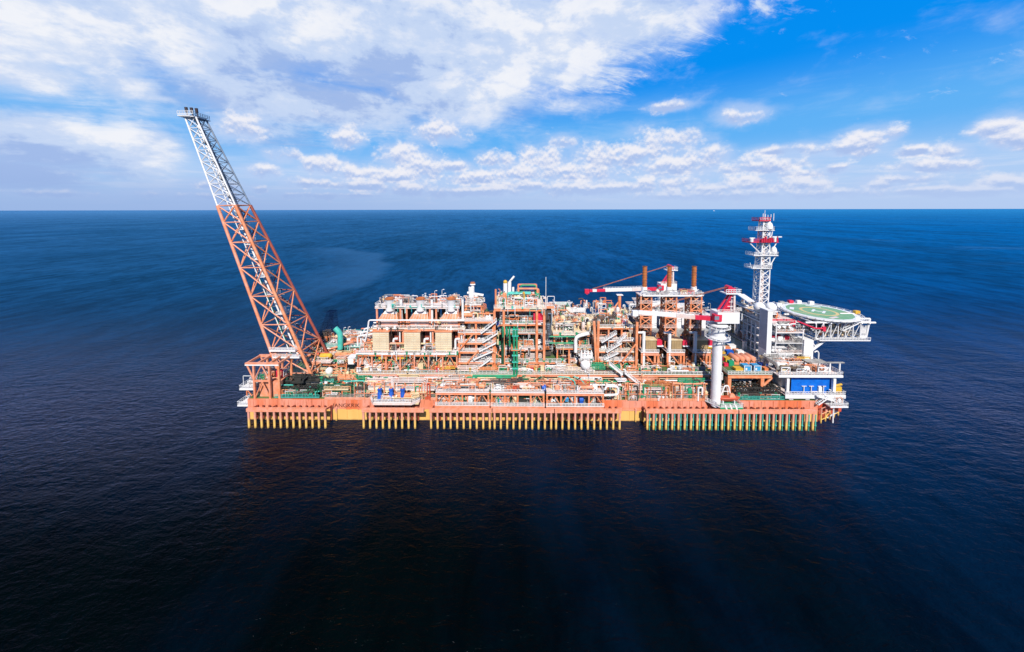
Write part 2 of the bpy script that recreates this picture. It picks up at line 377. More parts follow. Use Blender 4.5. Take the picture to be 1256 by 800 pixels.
def k_pump(t, B, r, m):
    x0, x1, y0, y1, z0, z1 = B; x = r.uniform(x0 + 1, x1 - 1); y = r.uniform(y0, y1)
    p = MB().box(x - 1, x + 1, y - .45, y + .45, z0, z0 + .25); p.tube((x - .9, y, z0 + .75), (x + .1, y, z0 + .75), .42, 10); p.tube((x + .3, y, z0 + .75), (x + .8, y, z0 + .75), .55, 10)
    p.tube((x + .55, y, z0 + .75), (x + .55, y, z0 + 1.8), .16)
    p.build('pump', m, t)
def k_valve(t, B, r, m):
    x0, x1, y0, y1, z0, z1 = B; x = r.uniform(x0, x1); y = r.uniform(y0, y1); z = r.uniform(z0 + .5, max(z0 + .6, z0 + (z1 - z0) * .7))
    p = MB().tube((x, y, z0), (x, y, z + .4), .13, 6); p.lathe((x, y, z), [(.12, -.4), (.38, -.35), (.38, -.2), (.25, 0), (.38, .2), (.38, .35), (.1, .4)], 8)
    p.tube((x, y, z + .4), (x, y, z + 1.0), .07, 6); p.tube((x, y, z + .95), (x, y, z + 1.05), .4, 10)
    p.build('valve', m, t)
def k_tray(t, B, r, m):
    x0, x1, y0, y1, z0, z1 = B; y = r.uniform(y0, y1); z = r.uniform(z0 + (z1 - z0) * .4, z1); a = r.uniform(x0, (x0 + x1) / 2); b = r.uniform((x0 + x1) / 2, x1); w = r.uniform(.25, .5)
    p = MB().box(a, b, y - w, y + w, z - .04, z); p.box(a, b, y - w, y - w + .05, z, z + .18); p.box(a, b, y + w - .05, y + w, z, z + .18)
    for q in range(int((b - a) / 3) + 1): p.box(a + q * 3, a + q * 3 + .12, y - .08, y + .08, z0, z - .04)
    p.build('cable_tray', m, t)
def k_cab(t, B, r, m):
    x0, x1, y0, y1, z0, z1 = B; x = r.uniform(x0, x1 - 1.2); y = r.uniform(y0, y1); w, d, h = r.uniform(.6, 2.0), r.uniform(.5, 1.2), r.uniform(.9, 2.2)
    p = MB().box(x, x + w, y, y + d, z0 + .1, z0 + h); p.box(x - .06, x + w + .06, y - .06, y + d + .06, z0 + h, z0 + h + .07); p.box(x + w * .3, x + w * .7, y - .04, y, z0 + h * .5, z0 + h * .8)
    p.build('cabinet', m, t)
def k_lamp(t, B, r, m):
    x0, x1, y0, y1, z0, z1 = B; x = r.uniform(x0, x1); y = r.uniform(y0, y1); h = r.uniform(2.5, 5)
    p = MB().tube((x, y, z0), (x, y, z0 + h), .08, 5); p.bar((x, y, z0 + h), (x + .7, y - .2, z0 + h + .25), .1); p.box(x + .4, x + 1.0, y - .35, y - .05, z0 + h + .12, z0 + h + .3)
    p.build('lamp_post', WHITE, t)
def k_frame(t, B, r, m):
    x0, x1, y0, y1, z0, z1 = B; w = r.uniform(2, 4); x = r.uniform(x0, max(x0, x1 - w)); y = r.uniform(y0, y1); h = min(z1 - z0, r.uniform(2, 4))
    p = MB()
    for xx in (x, x + w): p.bar((xx, y, z0), (xx, y, z0 + h), .25)
    p.bar((x, y, z0 + h), (x + w, y, z0 + h), .25); p.bar((x, y, z0 + h * .5), (x + w, y, z0 + h * .5), .2)
    if r.random() < .6: p.tube((x, y, z0), (x + w, y, z0 + h), .1, 5)
    p.build('pipe_support', m if m in (ORANGE, SALMON, WHITE, GREEN) else ORANGE, t)
KINDS_ = [(k_skid, 5), (k_pipe, 7), (k_riser, 3.5), (k_vessel, 1.6), (k_drum, 1.2), (k_pump, 1.2), (k_valve, 2.4), (k_tray, 1), (k_cab, 1.4), (k_frame, 1.8)]
KINDS_FINE = [(k_skid, 3), (k_pipe, 4), (k_riser, 7), (k_valve, 6), (k_frame, 2), (k_vessel, 1)]
COUNT = {}
def clutter(t, x0, x1, y0, y1, z0, z1, n, seed, pal=PAL_MIX, kinds=KINDS_, lamps=0):
    r = random.Random(seed)
    for _ in range(n):
        f = pick(kinds, r); key = (t.name, f.__name__)
        cap = 95 if f not in (k_pipe, k_riser) else 47
        if COUNT.get(key, 0) >= cap: continue
        COUNT[key] = COUNT.get(key, 0) + 1
        f(t, (x0, x1, y0, y1, z0, z1), r, pick(pal, r))
    for _ in range(lamps): k_lamp(t, (x0, x1, y0, y1, z0, z1), r, None)

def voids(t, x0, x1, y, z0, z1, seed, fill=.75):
    """dark panels added deep inside a module, standing in for its shade"""
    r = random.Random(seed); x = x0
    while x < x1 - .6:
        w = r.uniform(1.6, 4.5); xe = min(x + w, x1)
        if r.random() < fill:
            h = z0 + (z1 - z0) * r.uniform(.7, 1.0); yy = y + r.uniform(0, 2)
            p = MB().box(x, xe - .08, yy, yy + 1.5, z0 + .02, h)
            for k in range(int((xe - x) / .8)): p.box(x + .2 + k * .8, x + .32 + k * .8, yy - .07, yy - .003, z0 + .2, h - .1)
            p.build('shade_panel', r.choice((DARK, DARK, BLACK, DKORANGE, BROWN)), t)  # shade between the decks put into the panel colours
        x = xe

def stair(t, p, q, w=1.0, m=WHITE):
    """a flight between two landings, stringers with treads and rails"""
    p, q = Vector(p), Vector(q); b = MB(); n = max(4, int(abs(q.z - p.z) / .35))
    for dy in (0, w):
        o = Vector((0, dy, 0)); b.bar(p + o, q + o, .1, .35); b.bar(p + o + Vector((0, 0, 1)), q + o + Vector((0, 0, 1)), .09)
        for k in range(0, n + 1, 3):
            c = p.lerp(q, k / n) + o; b.bar(c, c + Vector((0, 0, 1)), .07)
    for k in range(n + 1):
        c = p.lerp(q, k / n); b.box(c.x - .16, c.x + .16, c.y, c.y + w, c.z - .02, c.z + .03)
    return b.build('staircase', m, t)

def truss(t, base, top, bays, rl, rb, matl, matb, faces=(0, 1, 2, 3), xb=True, legs=True, legm=None, bracem=None, rev=False):
    base = [Vector(p) for p in base]; top = [Vector(p) for p in top]
    if legs:
        for i in range(4):
            MB().tube(base[i], top[i], rl, 10).build('leg', (legm or {}).get(i, matl), t, True)
    for i in faces:
        j = (i + 1) % 4; b = MB()
        ts = [k / bays for k in range(bays + 1)] if isinstance(bays, int) else bays
        for k in range(len(ts) - 1):
            a0, a1 = base[i].lerp(top[i], ts[k]), base[i].lerp(top[i], ts[k + 1]); c0, c1 = base[j].lerp(top[j], ts[k]), base[j].lerp(top[j], ts[k + 1])
            b.tube(a1, c1, rb, 6)
            if k == 0: b.tube(a0, c0, rb, 6)
            if xb or (k % 2) ^ rev: b.tube(a0, c1, rb, 6)
            if xb or not (k % 2) ^ rev: b.tube(c0, a1, rb, 6)
        b.build('bracing', (bracem or {}).get(i, matb), t)
# ------------------------------------------------------------------ sun and sky
SUN_EL, SUN_AZ = math.radians(43), math.radians(7)      # behind the camera, a little to its right
sun_dir = Vector((math.sin(SUN_AZ) * math.cos(SUN_EL), -math.cos(SUN_AZ) * math.cos(SUN_EL), math.sin(SUN_EL)))
sl = bpy.data.lights.new('sun', 'SUN'); sl.energy = 5.0; sl.angle = math.radians(0.5); sl.color = (1, .96, .90)
so = bpy.data.objects.new('sun', sl); C.objects.link(so); so.location = (0, -300, 300)
so.rotation_euler = (-sun_dir).to_track_quat('-Z', 'Y').to_euler()

w = bpy.data.worlds.new('World'); sc.world = w; w.use_nodes = True
nt = w.node_tree; nt.nodes.clear()
class E:
    """tiny algebra over node sockets"""
    def __init__(s, k): s.k = k
    @staticmethod
    def m(op, *a, clamp=False):
        n = nt.nodes.new('ShaderNodeMath'); n.operation = op; n.use_clamp = clamp
        for i, x in enumerate(a):
            if isinstance(x, E): nt.links.new(x.k, n.inputs[i])
            else: n.inputs[i].default_value = x
        return E(n.outputs[0])
    def __add__(s, o): return E.m('ADD', s, o)
    __radd__ = __add__
    def __sub__(s, o): return E.m('SUBTRACT', s, o)
    def __rsub__(s, o): return E.m('SUBTRACT', o, s)
    def __mul__(s, o): return E.m('MULTIPLY', s, o)
    __rmul__ = __mul__
    def __truediv__(s, o): return E.m('DIVIDE', s, o)
def smooth(x, a, b, lo=0, hi=1):
    n = nt.nodes.new('ShaderNodeMapRange'); n.interpolation_type = 'SMOOTHSTEP'
    nt.links.new(x.k, n.inputs[0])
    for i, v in zip((1, 2, 3, 4), (a, b, lo, hi)): n.inputs[i].default_value = v
    return E(n.outputs[0])
def vec(x, y, z=0.0):
    n = nt.nodes.new('ShaderNodeCombineXYZ')
    for i, v in enumerate((x, y, z)):
        if isinstance(v, E): nt.links.new(v.k, n.inputs[i])
        else: n.inputs[i].default_value = v
    return n.outputs[0]
def noise(v, scale, detail=6, rough=.55, dist=0.0):
    n = nt.nodes.new('ShaderNodeTexNoise'); n.inputs['Scale'].default_value = scale; n.inputs['Detail'].default_value = detail
    n.inputs['Roughness'].default_value = rough; n.inputs['Distortion'].default_value = dist; nt.links.new(v, n.inputs['Vector'])
    return E(n.outputs[0])
def mixc(f, a, b):
    n = nt.nodes.new('ShaderNodeMix'); n.data_type = 'RGBA'
    if isinstance(f, E): nt.links.new(f.k, n.inputs[0])
    else: n.inputs[0].default_value = f
    for i, c in ((6, a), (7, b)):
        if isinstance(c, tuple): n.inputs[i].default_value = (*c, 1)
        else: nt.links.new(c, n.inputs[i])
    return n.outputs[2]
tc = nt.nodes.new('ShaderNodeTexCoord'); sp = nt.nodes.new('ShaderNodeSeparateXYZ'); nt.links.new(tc.outputs['Generated'], sp.inputs[0])
dx, dy, dz = E(sp.outputs[0]), E(sp.outputs[1]), E(sp.outputs[2])
az = E.m('ARCTAN2', dx, dy)                                   # compass angle, 0 = beyond the ship
el = E.m('MAXIMUM', E.m('ARCSINE', dz), 0.0)
sky = nt.nodes.new('ShaderNodeTexSky'); sky.sky_type = 'NISHITA'; sky.sun_disc = False
sky.sun_elevation = SUN_EL; sky.sun_rotation = PI - SUN_AZ; sky.air_density = 1.0; sky.dust_density = 0.6; sky.ozone_density = 2.5
hs = nt.nodes.new('ShaderNodeHueSaturation'); hs.inputs['Saturation'].default_value = 1.35; hs.inputs['Value'].default_value = 1.0
nt.links.new(sky.outputs[0], hs.inputs['Color'])
# deepen the blue with height, pale haze near the horizon
K = 10.0                                                      # colours below are as seen; the Background runs at 0.1
def c10(r, g, b): return (r * K, g * K, b * K)
ramp = nt.nodes.new('ShaderNodeValToRGB'); ramp.color_ramp.interpolation = 'EASE'
e0 = ramp.color_ramp.elements; e0[0].position = 0.0; e0[0].color = (.46, .63, .90, 1); e0[1].position = 1; e0[1].color = (.0, .03, .16, 1)
for p, c in ((.06, (.42, .62, .93, 1)), (.16, (.12, .45, .93, 1)), (.30, (.0, .275, .90, 1)), (.46, (.0, .245, .88, 1)), (.66, (.0, .08, .38, 1))):
    q = e0.new(p); q.color = c
nt.links.new(E.m('DIVIDE', el, 1.15).k, ramp.inputs[0])
sc10 = nt.nodes.new('ShaderNodeVectorMath'); sc10.operation = 'SCALE'; sc10.inputs['Scale'].default_value = K; nt.links.new(ramp.outputs[0], sc10.inputs[0])
base0 = mixc(0.97, hs.outputs[0], sc10.outputs[0])
bk = nt.nodes.new('ShaderNodeVectorMath'); bk.operation = 'SCALE'; nt.links.new(base0, bk.inputs[0]); nt.links.new(smooth(dy, -.35, .2, .55, 1.0).k, bk.inputs['Scale']); base = bk.outputs[0]   # sky behind the viewer dimmed to lessen the fill light

# --- cloud fields --------------------------------------------------------
def ang(px, py):   # photo position -> compass angle and height above the horizon
    d = RM @ Vector((px - 628, -(py - 282), -F)); d.normalize()
    return math.atan2(d.x, d.y), math.asin(d.z)
AE = vec(az, el, 0.0)
def blobs(L):
    """soft union of round patches: the nearest one wins, exp() only once"""
    s = None
    for bl in L:
        px, py, rx, ry = bl[:4]; wt = bl[4] if len(bl) > 4 else 1.0
        a, e = ang(px, py); sx = rx / F * math.cos(a) ** 2; sy = ry / F * math.cos(a)
        v = nt.nodes.new('ShaderNodeVectorMath'); v.operation = 'MULTIPLY_ADD'; nt.links.new(AE, v.inputs[0])
        v.inputs[1].default_value = (1 / sx, 1 / sy, 0); v.inputs[2].default_value = (-a / sx, -e / sy, math.sqrt(max(0, -math.log(wt))) if wt < 1 else 0)
        d = nt.nodes.new('ShaderNodeVectorMath'); d.operation = 'DOT_PRODUCT'; nt.links.new(v.outputs[0], d.inputs[0]); nt.links.new(v.outputs[0], d.inputs[1])
        q = E(d.outputs[1])
        s = q if s is None else E.m('MINIMUM', s, q)
    return E.m('EXPONENT', s * -1.0)
uv = vec(az * 1.0, el * 1.9, 3.7)
wz = E.m('MAXIMUM', dz, 0.0) + 0.13
hi = vec(dx / wz, dy / wz, 1.3)                               # a flat cloud sheet far overhead
nbig = noise(uv, 3.0, 8, .55, .3); nmid = noise(uv, 9.0, 9, .6, .2); nfine = noise(uv, 26.0, 7, .65, .1)
nhi = noise(hi, 1.6, 10, .62, .5)
hs2 = vec(dx / wz * 1.0 + dy / wz * 0.7, (dy / wz - dx / wz * .45) * 2.6, 5.0)
nstreak = noise(hs2, 2.4, 10, .68, .6)

# 1. the large overcast mass filling the upper left
mass = blobs([(40, 20, 240, 90, 1.15), (250, 30, 230, 85, 1.2), (470, 40, 230, 80, 1.2), (640, 50, 150, 70, 1.12), (760, 15, 110, 55, 1.0), (560, 118, 130, 38, .95), (700, 128, 80, 18, .55),
              (330, 120, 170, 40, .9), (150, 105, 150, 26, .72), (30, 85, 130, 40, .9), (60, 175, 150, 42, 1.0), (170, 185, 80, 42, .95), (20, 215, 130, 26, .9), (180, 215, 80, 20, .6), (330, 165, 110, 26, .6), (420, 130, 150, 34, .9)])
dm = mass + (nbig - .5) * .7 + (nmid - .5) * .55 + (nstreak - .5) * .55
a1 = smooth(dm, .16, .80) * smooth(el, .80, .56)
lum1 = smooth(nmid * .5 + nbig * .7 + nfine * .12, .54, .80)
glow = blobs([(70, 70, 110, 60, 1), (200, 50, 60, 25, .9), (370, 30, 130, 40, .9), (130, 165, 75, 26, 1.1), (205, 195, 40, 28, .9), (690, 50, 120, 60, 1.05), (600, 105, 90, 25, .5), (215, 190, 30, 20, .8)])
dusk = blobs([(440, 75, 130, 45, .9), (20, 200, 110, 38, 1.0), (290, 60, 60, 40, .5), (30, 225, 120, 12, .7), (300, 135, 80, 20, .6), (560, 60, 60, 30, .5)])
t1 = lum1 * .72 + glow * .62 - dusk * .46 - .02 + (nfine - .5) * .24
c1 = mixc(smooth(t1, .0, .42), (.36 * K, .50 * K, .82 * K), (.56 * K, .68 * K, .91 * K))
c1 = mixc(smooth(t1, .42, .95), c1, (.88 * K, .90 * K, .96 * K))
# 2. torn streaks trailing off to the right
tear = blobs([(800, 30, 120, 60, .62), (730, 75, 110, 50, .66), (900, 15, 150, 35, .48), (860, 85, 90, 30, .35), (1140, 50, 130, 26, .42), (1050, 95, 220, 40, .22), (1200, 90, 110, 40, .3), (500, 165, 260, 14, .4), (1180, 110, 160, 18, .3)])
a2 = smooth(el, .8, .56) * smooth(tear + (nstreak - .5) * 2.0 + (nfine - .5) * .5, 0.46, .96) * .9
# 3. separate cumulus low over the horizon
puffs = [(60, 238, 90, 5, .8), (250, 240, 70, 5, .8), (400, 240, 70, 4, .9), (500, 232, 40, 7), (600, 235, 50, 6), (700, 231, 40, 7), (830, 226, 26, 8), (880, 240, 90, 5, .9), (1010, 238, 60, 6), (1100, 222, 40, 6), (1190, 236, 60, 5), (1120, 185, 22, 6), (960, 185, 30, 6), (610, 196, 22, 8), (560, 205, 18, 7), (350, 190, 22, 7), (265, 228, 30, 6), (298, 156, 26, 13), (396, 203, 26, 12), (426, 213, 22, 9), (495, 192, 24, 13), (515, 203, 34, 14), (480, 216, 40, 10), (425, 170, 18, 11), (538, 162, 26, 10), (325, 211, 18, 8), (318, 233, 12, 5),
         (585, 218, 34, 9), (640, 212, 40, 13), (665, 196, 30, 13), (700, 212, 50, 12), (740, 193, 40, 13), (780, 190, 36, 12), (815, 178, 36, 14), (842, 168, 16, 10), (825, 205, 40, 11), (848, 198, 24, 13), (870, 192, 20, 10),
         (793, 228, 12, 8), (918, 226, 26, 9), (935, 204, 42, 9), (972, 229, 32, 8), (1000, 230, 18, 7), (909, 143, 25, 8), (1064, 173, 30, 12), (1085, 166, 20, 9), (1040, 182, 30, 6), (1162, 187, 24, 9), (1150, 203, 46, 8), (1228, 158, 34, 10), (1250, 168, 36, 12), (1228, 226, 28, 8), (1255, 228, 20, 7), (1024, 208, 14, 5), (1080, 228, 22, 5),
         (690, 175, 14, 6), (380, 225, 30, 7), (440, 228, 40, 6), (560, 236, 60, 5), (740, 232, 60, 6), (870, 234, 60, 6), (1150, 234, 60, 5), (820, 131, 22, 5), (640, 228, 40, 7), (1020, 185, 60, 5, .6), (985, 214, 40, 6, .8)]
P3 = blobs([(p[0], p[1], p[2] * 1.4, p[3] * 1.5, *p[4:]) for p in puffs])
ncum = noise(vec(az, el * 1.15, 7.7), 24.0, 9, .62, .0)
f3 = P3 + (ncum - .5) * 2.4 + (nbig - .5) * .8
a3 = smooth(f3, .36, .98) * .92
# lit from above: compare with the field a little higher up
uvu = vec(az * 1.0, (el + .016) * 1.9, 3.7)
lit = (blobs([(p[0], p[1] - 5, p[2] * 1.4, p[3] * 1.5, *p[4:]) for p in puffs]) - P3) * 2.2 + (ncum - noise(vec(az, (el + .008) * 1.15, 7.7), 24.0, 5, .6, .0)) * 3.5
t3 = smooth(lit + (nfine - .5) * .5, -.75, .45)
c3 = mixc(t3, (.40 * K, .53 * K, .84 * K), (.90 * K, .89 * K, .94 * K))
soft = smooth(P3 + (nmid - .5) * 1.6, .0, .8) * .72
# 4. thin veil in the low sky
lowband = smooth(noise(vec(az * 2.2, el * 22.0, 2.0), 3.0, 7, .6, .3), .44, .70) * smooth(el, .0, .03) * smooth(el, .16, .06) * .5
veil = smooth(noise(vec(az * 1.2, el * 7.0, 9.0), 3.2, 8, .6, .4), .45, .75) * smooth(el, .02, .12) * smooth(el, .36, .18) * .24
col = mixc(veil, base, (.62 * K, .76 * K, .95 * K))
col = mixc(lowband, col, (.72 * K, .78 * K, .93 * K))
col = mixc(a2, col, (.80 * K, .86 * K, .95 * K))
col = mixc(a1, col, c1)
col = mixc(soft, col, (.50 * K, .64 * K, .92 * K))
col = mixc(a3, col, c3)
haze = smooth(el, .10, .0) * .78
col = mixc(haze, col, mixc(smooth(az, -.9, .5), (.30 * K, .44 * K, .76 * K), (.46 * K, .60 * K, .88 * K)))
bg = nt.nodes.new('ShaderNodeBackground'); bg.inputs['Strength'].default_value = 0.1
nt.links.new(col, bg.inputs['Color'])
w.cycles.sampling_method = 'MANUAL'; w.cycles.sample_map_resolution = 256
wo = nt.nodes.new('ShaderNodeOutputWorld'); nt.links.new(bg.outputs[0], wo.inputs['Surface'])

# ------------------------------------------------------------------ sea
m = bpy.data.materials.new('sea_water'); m.use_nodes = True; nt = m.node_tree
b = nt.nodes['Principled BSDF']
geo = nt.nodes.new('ShaderNodeNewGeometry'); sp = nt.nodes.new('ShaderNodeSeparateXYZ'); nt.links.new(geo.outputs['Position'], sp.inputs[0])
X, Y = E(sp.outputs[0]), E(sp.outputs[1])
R_ = E.m('SQRT', X * X + (Y + 115) * (Y + 115))
wind = noise(vec(X * 0.004, Y * 0.0022, 0), 1.0, 5, .55, .8)
slick = noise(vec(X * 0.0016, Y * 0.0045, 4), 1.0, 6, .6, 1.6)
side = smooth(X / (R_ + 30.0), -.5, .75)
dist = E.m('LOGARITHM', R_ + 1.0, 10.0); near = E.m('LOGARITHM', E.m('MAXIMUM', Y + 116.0, R_ * .35 + 2.0), 10.0)
def tone(a_, b_):   # colours left / right
    return mixc(side, a_, b_)
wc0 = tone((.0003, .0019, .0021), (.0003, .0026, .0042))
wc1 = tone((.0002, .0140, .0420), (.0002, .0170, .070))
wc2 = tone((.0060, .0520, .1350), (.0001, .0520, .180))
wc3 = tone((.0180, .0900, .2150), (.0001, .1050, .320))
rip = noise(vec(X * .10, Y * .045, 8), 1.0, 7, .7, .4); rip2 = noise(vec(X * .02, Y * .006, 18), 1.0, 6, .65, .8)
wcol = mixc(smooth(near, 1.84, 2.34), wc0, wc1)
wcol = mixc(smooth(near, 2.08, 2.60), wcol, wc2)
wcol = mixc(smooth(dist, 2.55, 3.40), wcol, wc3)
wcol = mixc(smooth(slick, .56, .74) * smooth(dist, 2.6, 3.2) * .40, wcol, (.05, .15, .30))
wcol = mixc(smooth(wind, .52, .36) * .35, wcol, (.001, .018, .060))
wcol = mixc(smooth(dist, 3.2, 4.4) * .9, wcol, tone((.07, .20, .40), (.02, .20, .45)))  # distance haze put into the water colour
tint = smooth(rip * .6 + rip2 * .4, .36, .64, .62, 1.42)  # wave shading put into the base colour
sv = nt.nodes.new('ShaderNodeVectorMath'); sv.operation = 'SCALE'; nt.links.new(wcol, sv.inputs[0]); nt.links.new(tint.k, sv.inputs['Scale']); wcol = sv.outputs[0]
# a smooth slick curling away behind the turbines
ARCX, ARCY, ARCR = -510.0, 220.0, 352.0
ad = E.m('SQRT', (X - ARCX) * (X - ARCX) + (Y - ARCY) * (Y - ARCY)) + (noise(vec(X * .01, Y * .01, 3), 1.0, 4) - .5) * 70
arc = smooth(ad, ARCR - 110, ARCR - 8, 0, 1) * smooth(ad, ARCR + 14, ARCR - 4, 0, 1) * smooth(Y, 90.0, 260.0) * smooth(X, -440.0, -300.0)
wcol = mixc(arc * .62, wcol, (.035, .12, .26))
nt.nodes.remove(b)
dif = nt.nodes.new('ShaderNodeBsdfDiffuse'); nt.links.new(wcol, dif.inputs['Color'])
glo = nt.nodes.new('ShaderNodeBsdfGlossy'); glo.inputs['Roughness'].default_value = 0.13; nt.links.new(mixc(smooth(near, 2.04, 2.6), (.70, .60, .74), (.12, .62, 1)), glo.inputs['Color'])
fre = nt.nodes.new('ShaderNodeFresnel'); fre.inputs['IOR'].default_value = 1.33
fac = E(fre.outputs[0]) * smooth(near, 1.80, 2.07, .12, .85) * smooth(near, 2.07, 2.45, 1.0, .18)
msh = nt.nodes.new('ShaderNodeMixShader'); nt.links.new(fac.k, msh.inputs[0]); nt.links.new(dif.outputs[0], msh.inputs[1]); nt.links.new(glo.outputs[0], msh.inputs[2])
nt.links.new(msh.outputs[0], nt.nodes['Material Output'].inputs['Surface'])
# wind waves: three sizes, crests lying roughly across the view
w1 = noise(vec(X * .05, Y * .12, 0), 1.0, 3, .5, .6)
w2 = noise(vec(X * .24 + Y * .03, Y * .52, 2), 1.0, 4, .6, .5)
w3 = noise(vec(X * .8, Y * 1.3, 5), 1.0, 3, .55, .4)
gust = smooth(wind, .35, .62, .55, 1.15) * smooth(slick, .75, .55, .6, 1.0)
h = w1 * .85 + w2 * .72 * gust + w3 * .30 * gust
bp = nt.nodes.new('ShaderNodeBump'); bp.inputs['Strength'].default_value = 1.0; bp.inputs['Distance'].default_value = 1.0
nt.links.new(h.k, bp.inputs['Height']); nt.links.new(bp.outputs[0], glo.inputs['Normal']); nt.links.new(bp.outputs[0], fre.inputs['Normal']); nt.links.new(bp.outputs[0], dif.inputs['Normal'])
sea = MB()
n = 96; rr = [0, 150, 400, 1200, 4000, 14000, 60000, 200000]
vs = [(0, 0, 0)]; fs = []
for r_ in rr[1:]:
    for k in range(n): vs.append((r_ * math.cos(2 * PI * k / n), r_ * math.sin(2 * PI * k / n), 0))
for k in range(n): fs.append((0, 1 + k, 1 + (k + 1) % n))
for i in range(len(rr) - 2):
    for k in range(n): fs.append((1 + i * n + k, 1 + (i + 1) * n + k, 1 + (i + 1) * n + (k + 1) % n, 1 + i * n + (k + 1) % n))
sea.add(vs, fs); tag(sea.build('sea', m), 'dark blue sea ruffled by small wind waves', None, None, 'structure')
# ================================================================== HULL
MD, PD = 7.4, 15.0             # main deck and process deck above the water
HX0, HX1 = -93.6, 104.0
hull = thing('production_vessel', 'long pink and orange hull of the floating gas plant, yellow along the waterline', 'vessel', (5, 23, 0))
hb = MB().prism([(HX0, 0), (HX1, 0), (HX1 + 11.2, 5.5), (HX1 + 11.2, 40), (HX1, 46), (HX0, 46)], -3, MD)
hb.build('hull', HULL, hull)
MB().prism([(HX0 + .3, .3), (HX1 - .3, .3), (HX1 + 10.8, 5.8), (HX1 + 10.8, 39.8), (HX1 - .3, 45.7), (HX0 + .3, 45.7)], MD + .004, MD + .03).build('main_deck', GRDECK, hull)
# raised bulwark plates where the photo shows the side standing higher
for a, b, z in ((-66.5, -47, 8.0), (-29.5, -25, 8.0), (42, 70, 8.1)): MB().box(a, b, -.12, .2, MD - .1, z).build('bulwark', SALMON, hull)
mm = MB()
x = HX0 + 2
while x < HX1 - 1:
    mm.box(x - .09, x + .09, -.14, -.003, -1, MD - .15); x += 4.1
mm.build('hull_frame', HULL, hull)
ru = MB(); ru.tube((HX0, -.25, 4.0), (-66.5, -.25, 4.0), .12, 6); ru.tube((-27, -.25, 4.0), (HX1, -.25, 4.0), .12, 6)
ru.build('rubbing_strake', SALMON, hull)
for pts in ([(-66, .25, MD + .6), (-48, .25, MD + .6)], [(-30, .25, MD + .6), (-26, .25, MD + .6)], [(40, .25, MD + .6), (69, .25, MD + .6)], [(HX1, .5, MD + .2), (HX1 + 11, 5.7, MD + .2), (HX1 + 11, 39, MD + .2)], [(HX0 + .2, .5, MD), (HX0 + .2, 45, MD)]):
    MB().rail(pts, 1.1, 1.4).build('handrail', STEEL, hull)
# name on the side
tx = bpy.data.curves.new('lettering', 'FONT'); tx.body = 'JANGKRIK'; tx.size = 1.95; tx.extrude = .015; tx.space_character = 1.06; tx.align_x = 'CENTER'; tx.align_y = 'CENTER'
tx.materials.append(paint('faded_lettering', (.09, .03, .025), (.2, .06, .04), amt=.2)); tmp = bpy.data.objects.new('lettering_source', tx); C.objects.link(tmp)
lm = bpy.data.meshes.new_from_object(tmp.evaluated_get(bpy.context.evaluated_depsgraph_get())); bpy.data.objects.remove(tmp)
lt = bpy.data.objects.new('lettering', lm); C.objects.link(lt); lt.rotation_euler = (PI / 2, 0, 0); lt.parent = hull
lt.location = Vector((Xp(425, 497, 0), -.17, Zp(497.3, 0, 425))) - WL[hull.name]
# short drain pipes and stains' fittings along the side
for x in (-62.4, -50.2, -28.6, 41.5, 44.2):
    MB().tube((x, -.35, -.6), (x, -.35, 4.6), .3, 8).build('overboard_pipe', POST, hull)
# chamfered bow: darker orange with a yellow ladder frame
bw = MB()
bw.add([(HX1 + .05, -.03, -2.9), (HX1 + 11.23, 5.45, -2.9), (HX1 + 11.23, 5.45, MD + 1.6), (HX1 + .05, -.03, MD + 1.6), (HX1 + .3, .25, -2.9), (HX1 + 11.5, 5.7, -2.9), (HX1 + 11.5, 5.7, MD + 1.6), (HX1 + .3, .25, MD + 1.6)],
       [(0, 1, 2, 3), (4, 7, 6, 5), (0, 4, 5, 1), (1, 5, 6, 2), (2, 6, 7, 3), (3, 7, 4, 0)])
bw.build('bow_plate', REDOR, hull)
lad = MB()
for k in range(5):
    a = Vector((HX1 + .6 + k * 2.5, -.8 + k * 1.1, 0)); lad.tube(a + Vector((0, 0, -1)), a + Vector((0, 0, 5.4)), .22, 6)
    if k: 
        p = Vector((HX1 + .6 + (k - 1) * 2.5, -.8 + (k - 1) * 1.1, 0))
        for z in (1.2, 3.2, 5.2): lad.tube(p + Vector((0, 0, z)), a + Vector((0, 0, z)), .13, 6)
        if k == 2: 
            for z in (1.2, 3.2): lad.tube(p + Vector((0, 0, z)), a + Vector((0, 0, z + 2)), .12, 6)
lad.build('bow_ladder_frame', POST, hull)

